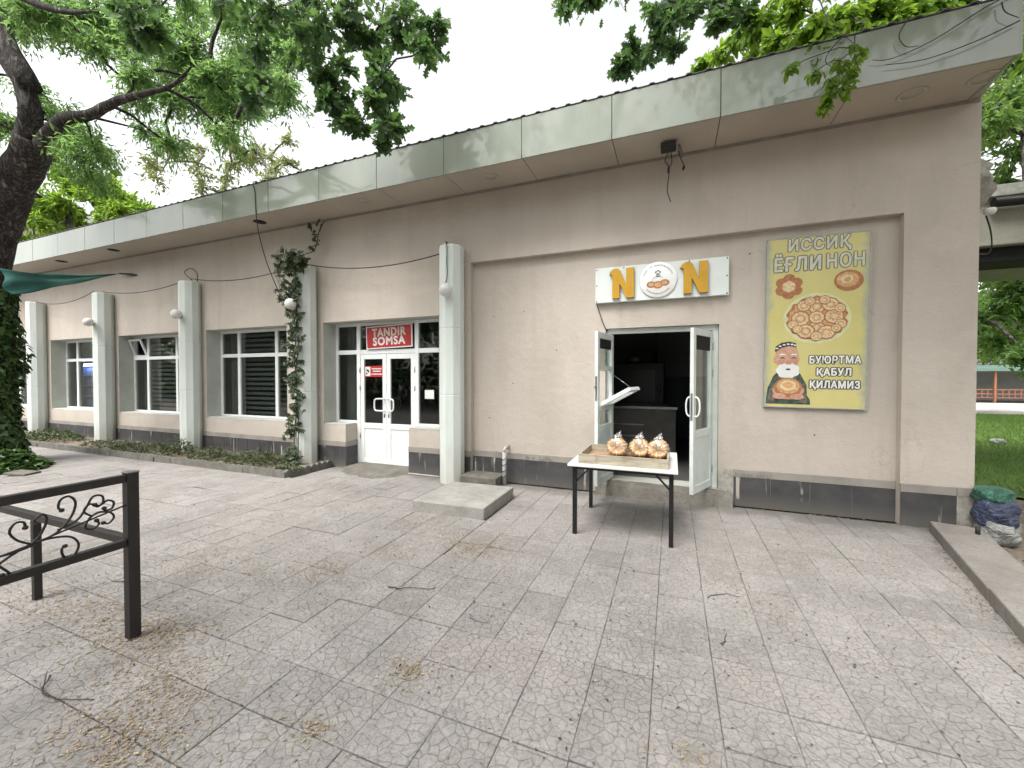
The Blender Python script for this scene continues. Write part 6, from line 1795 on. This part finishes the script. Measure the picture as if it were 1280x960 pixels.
p, r = scatter([(-4.0, -4.28, .35, .10, 300), (-3.6, -4.2, .45, .18, 300), (-3.2, -4.3, .25, .12, 260), (-2.30, -4.75, .20, .07, 420), (-2.42, -4.5, .16, .08, 220), (-3.05, -4.2, .12, .06, 260), (-2.75, -4.45, .3, .2, 250),
                (-1.36, -3.9, .05, .04, 130), (-1.55, -4.37, .05, .03, 90), (-1.78, -2.30, .17, .10, 420), (-2.7, -3.18, .12, .08, 130), (-2.5, -2.7, .12, .08, 70), (-4.4, -2.2, .5, .3, 180), (-2.43, -1.95, .35, .14, 260),
                (-4.8, -1.66, .6, .3, 200), (-3.6, -3.3, .6, .35, 360), (-4.0, -3.5, .4, .3, 260), (-3, -3, 1.6, .9, 500), (.07, -3.9, .06, .05, 50), (-6.5, -3.5, 1.6, .6, 260), (-5.6, -2.6, 1.2, .5, 220), (.6, -2.4, 1.2, .9, 90)], 5)
flat_litter('fallen_seeds', np.concatenate([p, p + r.normal(0, .09, p.shape)]), r, .008, .023, (.25, .6), 'oval', M['seeds'], .3)
p, r = scatter([(-3, -3, 2.2, 1.1, 900), (0, -2.6, 1.5, 1.1, 900), (1.2, -1.2, .9, .7, 250), (-1.2, -3.6, 1.2, .6, 500), (-2.6, -1.9, 1.0, .25, 260), (-4, -4.2, .8, .3, 120), (-7, -2.5, 2, .7, 200), (2.0, -2.0, .12, .6, 0)], 6)
yy = rng.uniform(-3.4, -.4, 260)
p = np.concatenate([p, np.stack([2.6 + .247 * yy - np.abs(rng.normal(0, .05, 260)) - .01, yy], 1)])
xx = rng.uniform(.7, 2.6, 140); p = np.concatenate([p, np.stack([xx, -.03 - np.abs(rng.normal(0, .05, 140)) + .09 * (xx < 2.36)], 1)])
flat_litter('leaf_litter', p, r, .006, .024, (.25, .7), 'narrow', M['chaff'], .4)
xx = rng.uniform(2.9, 4.6, 500); yy = rng.uniform(-1.5, 3, 500)
ok = xx > 3.05 + .247 * np.minimum(yy, 0)
p = np.stack([xx[ok], yy[ok]], 1)
o = flat_litter('ground_litter', p, np.random.default_rng(9), .02, .06, (.2, .5), 'narrow', M['chaff'], .4); o.location.z = -.05
def stick(pts, r, label, side=None):
    r *= .62
    pts = [(a + random.uniform(-.012, .012), b + random.uniform(-.012, .012), c) for a, b, c in smooth_path(pts, 3)]
    m = MB(); m.tube(pts, r, 6, r1=r * .45, wob=.25)
    if side: m.tube(smooth_path(side, 3), r * .7, 5, r1=r * .4)
    tag(solo(m.build('twig', M['twig']), pts[0]), label, 'twig', 'twigs lying on the paving')
stick([(-3.16, -4.66, .012), (-3.02, -4.74, .012), (-2.90, -4.735, .014), (-2.72, -4.67, .010)], .007, 'forked dark twig lying in the left foreground corner', [(-3.02, -4.74, .012), (-3.04, -4.73, .03), (-3.08, -4.70, .09)])
stick([(-4.2, -3.95, .008), (-4.05, -3.90, .010), (-3.89, -3.84, .008)], .005, 'thin straight twig lying behind the railing post')
stick([(-2.06, -3.20, .010), (-1.95, -3.20, .016), (-1.86, -3.14, .012), (-1.70, -3.10, .008)], .008, 'bent dark twig lying left of the paving centre below the slab')
stick([(.29, -3.02, .008), (.32, -2.96, .01), (.345, -2.88, .008)], .005, 'short twig lying on the paving to the right in front of the table')
stick([(-1.30, -3.30, .008), (-1.24, -3.34, .010), (-1.13, -3.33, .008)], .004, 'thin curved twig lying on the paving below the table')
stick([(.25, -2.45, .008), (.36, -2.36, .009), (.48, -2.36, .008)], .006, 'short dark twig lying right of the table legs')
lb_ = MB()
vs_, fs_ = [], []
sack((7.55, 8.04, -.03), .14, .10, .07, 'bag_white', 'crumpled white plastic bag lying on the green lawn', 5)
st_ = MB(); st_.lathe([(.0, .10), (.05, .095), (.085, .05), (.09, 0.0)], (3.22, .62, -.04), 10)
tag(solo(st_.build('stone', M['concrete_dark']), (3.22, .62, -.04)), 'small grey stone at the building corner behind the sacks', 'stone')
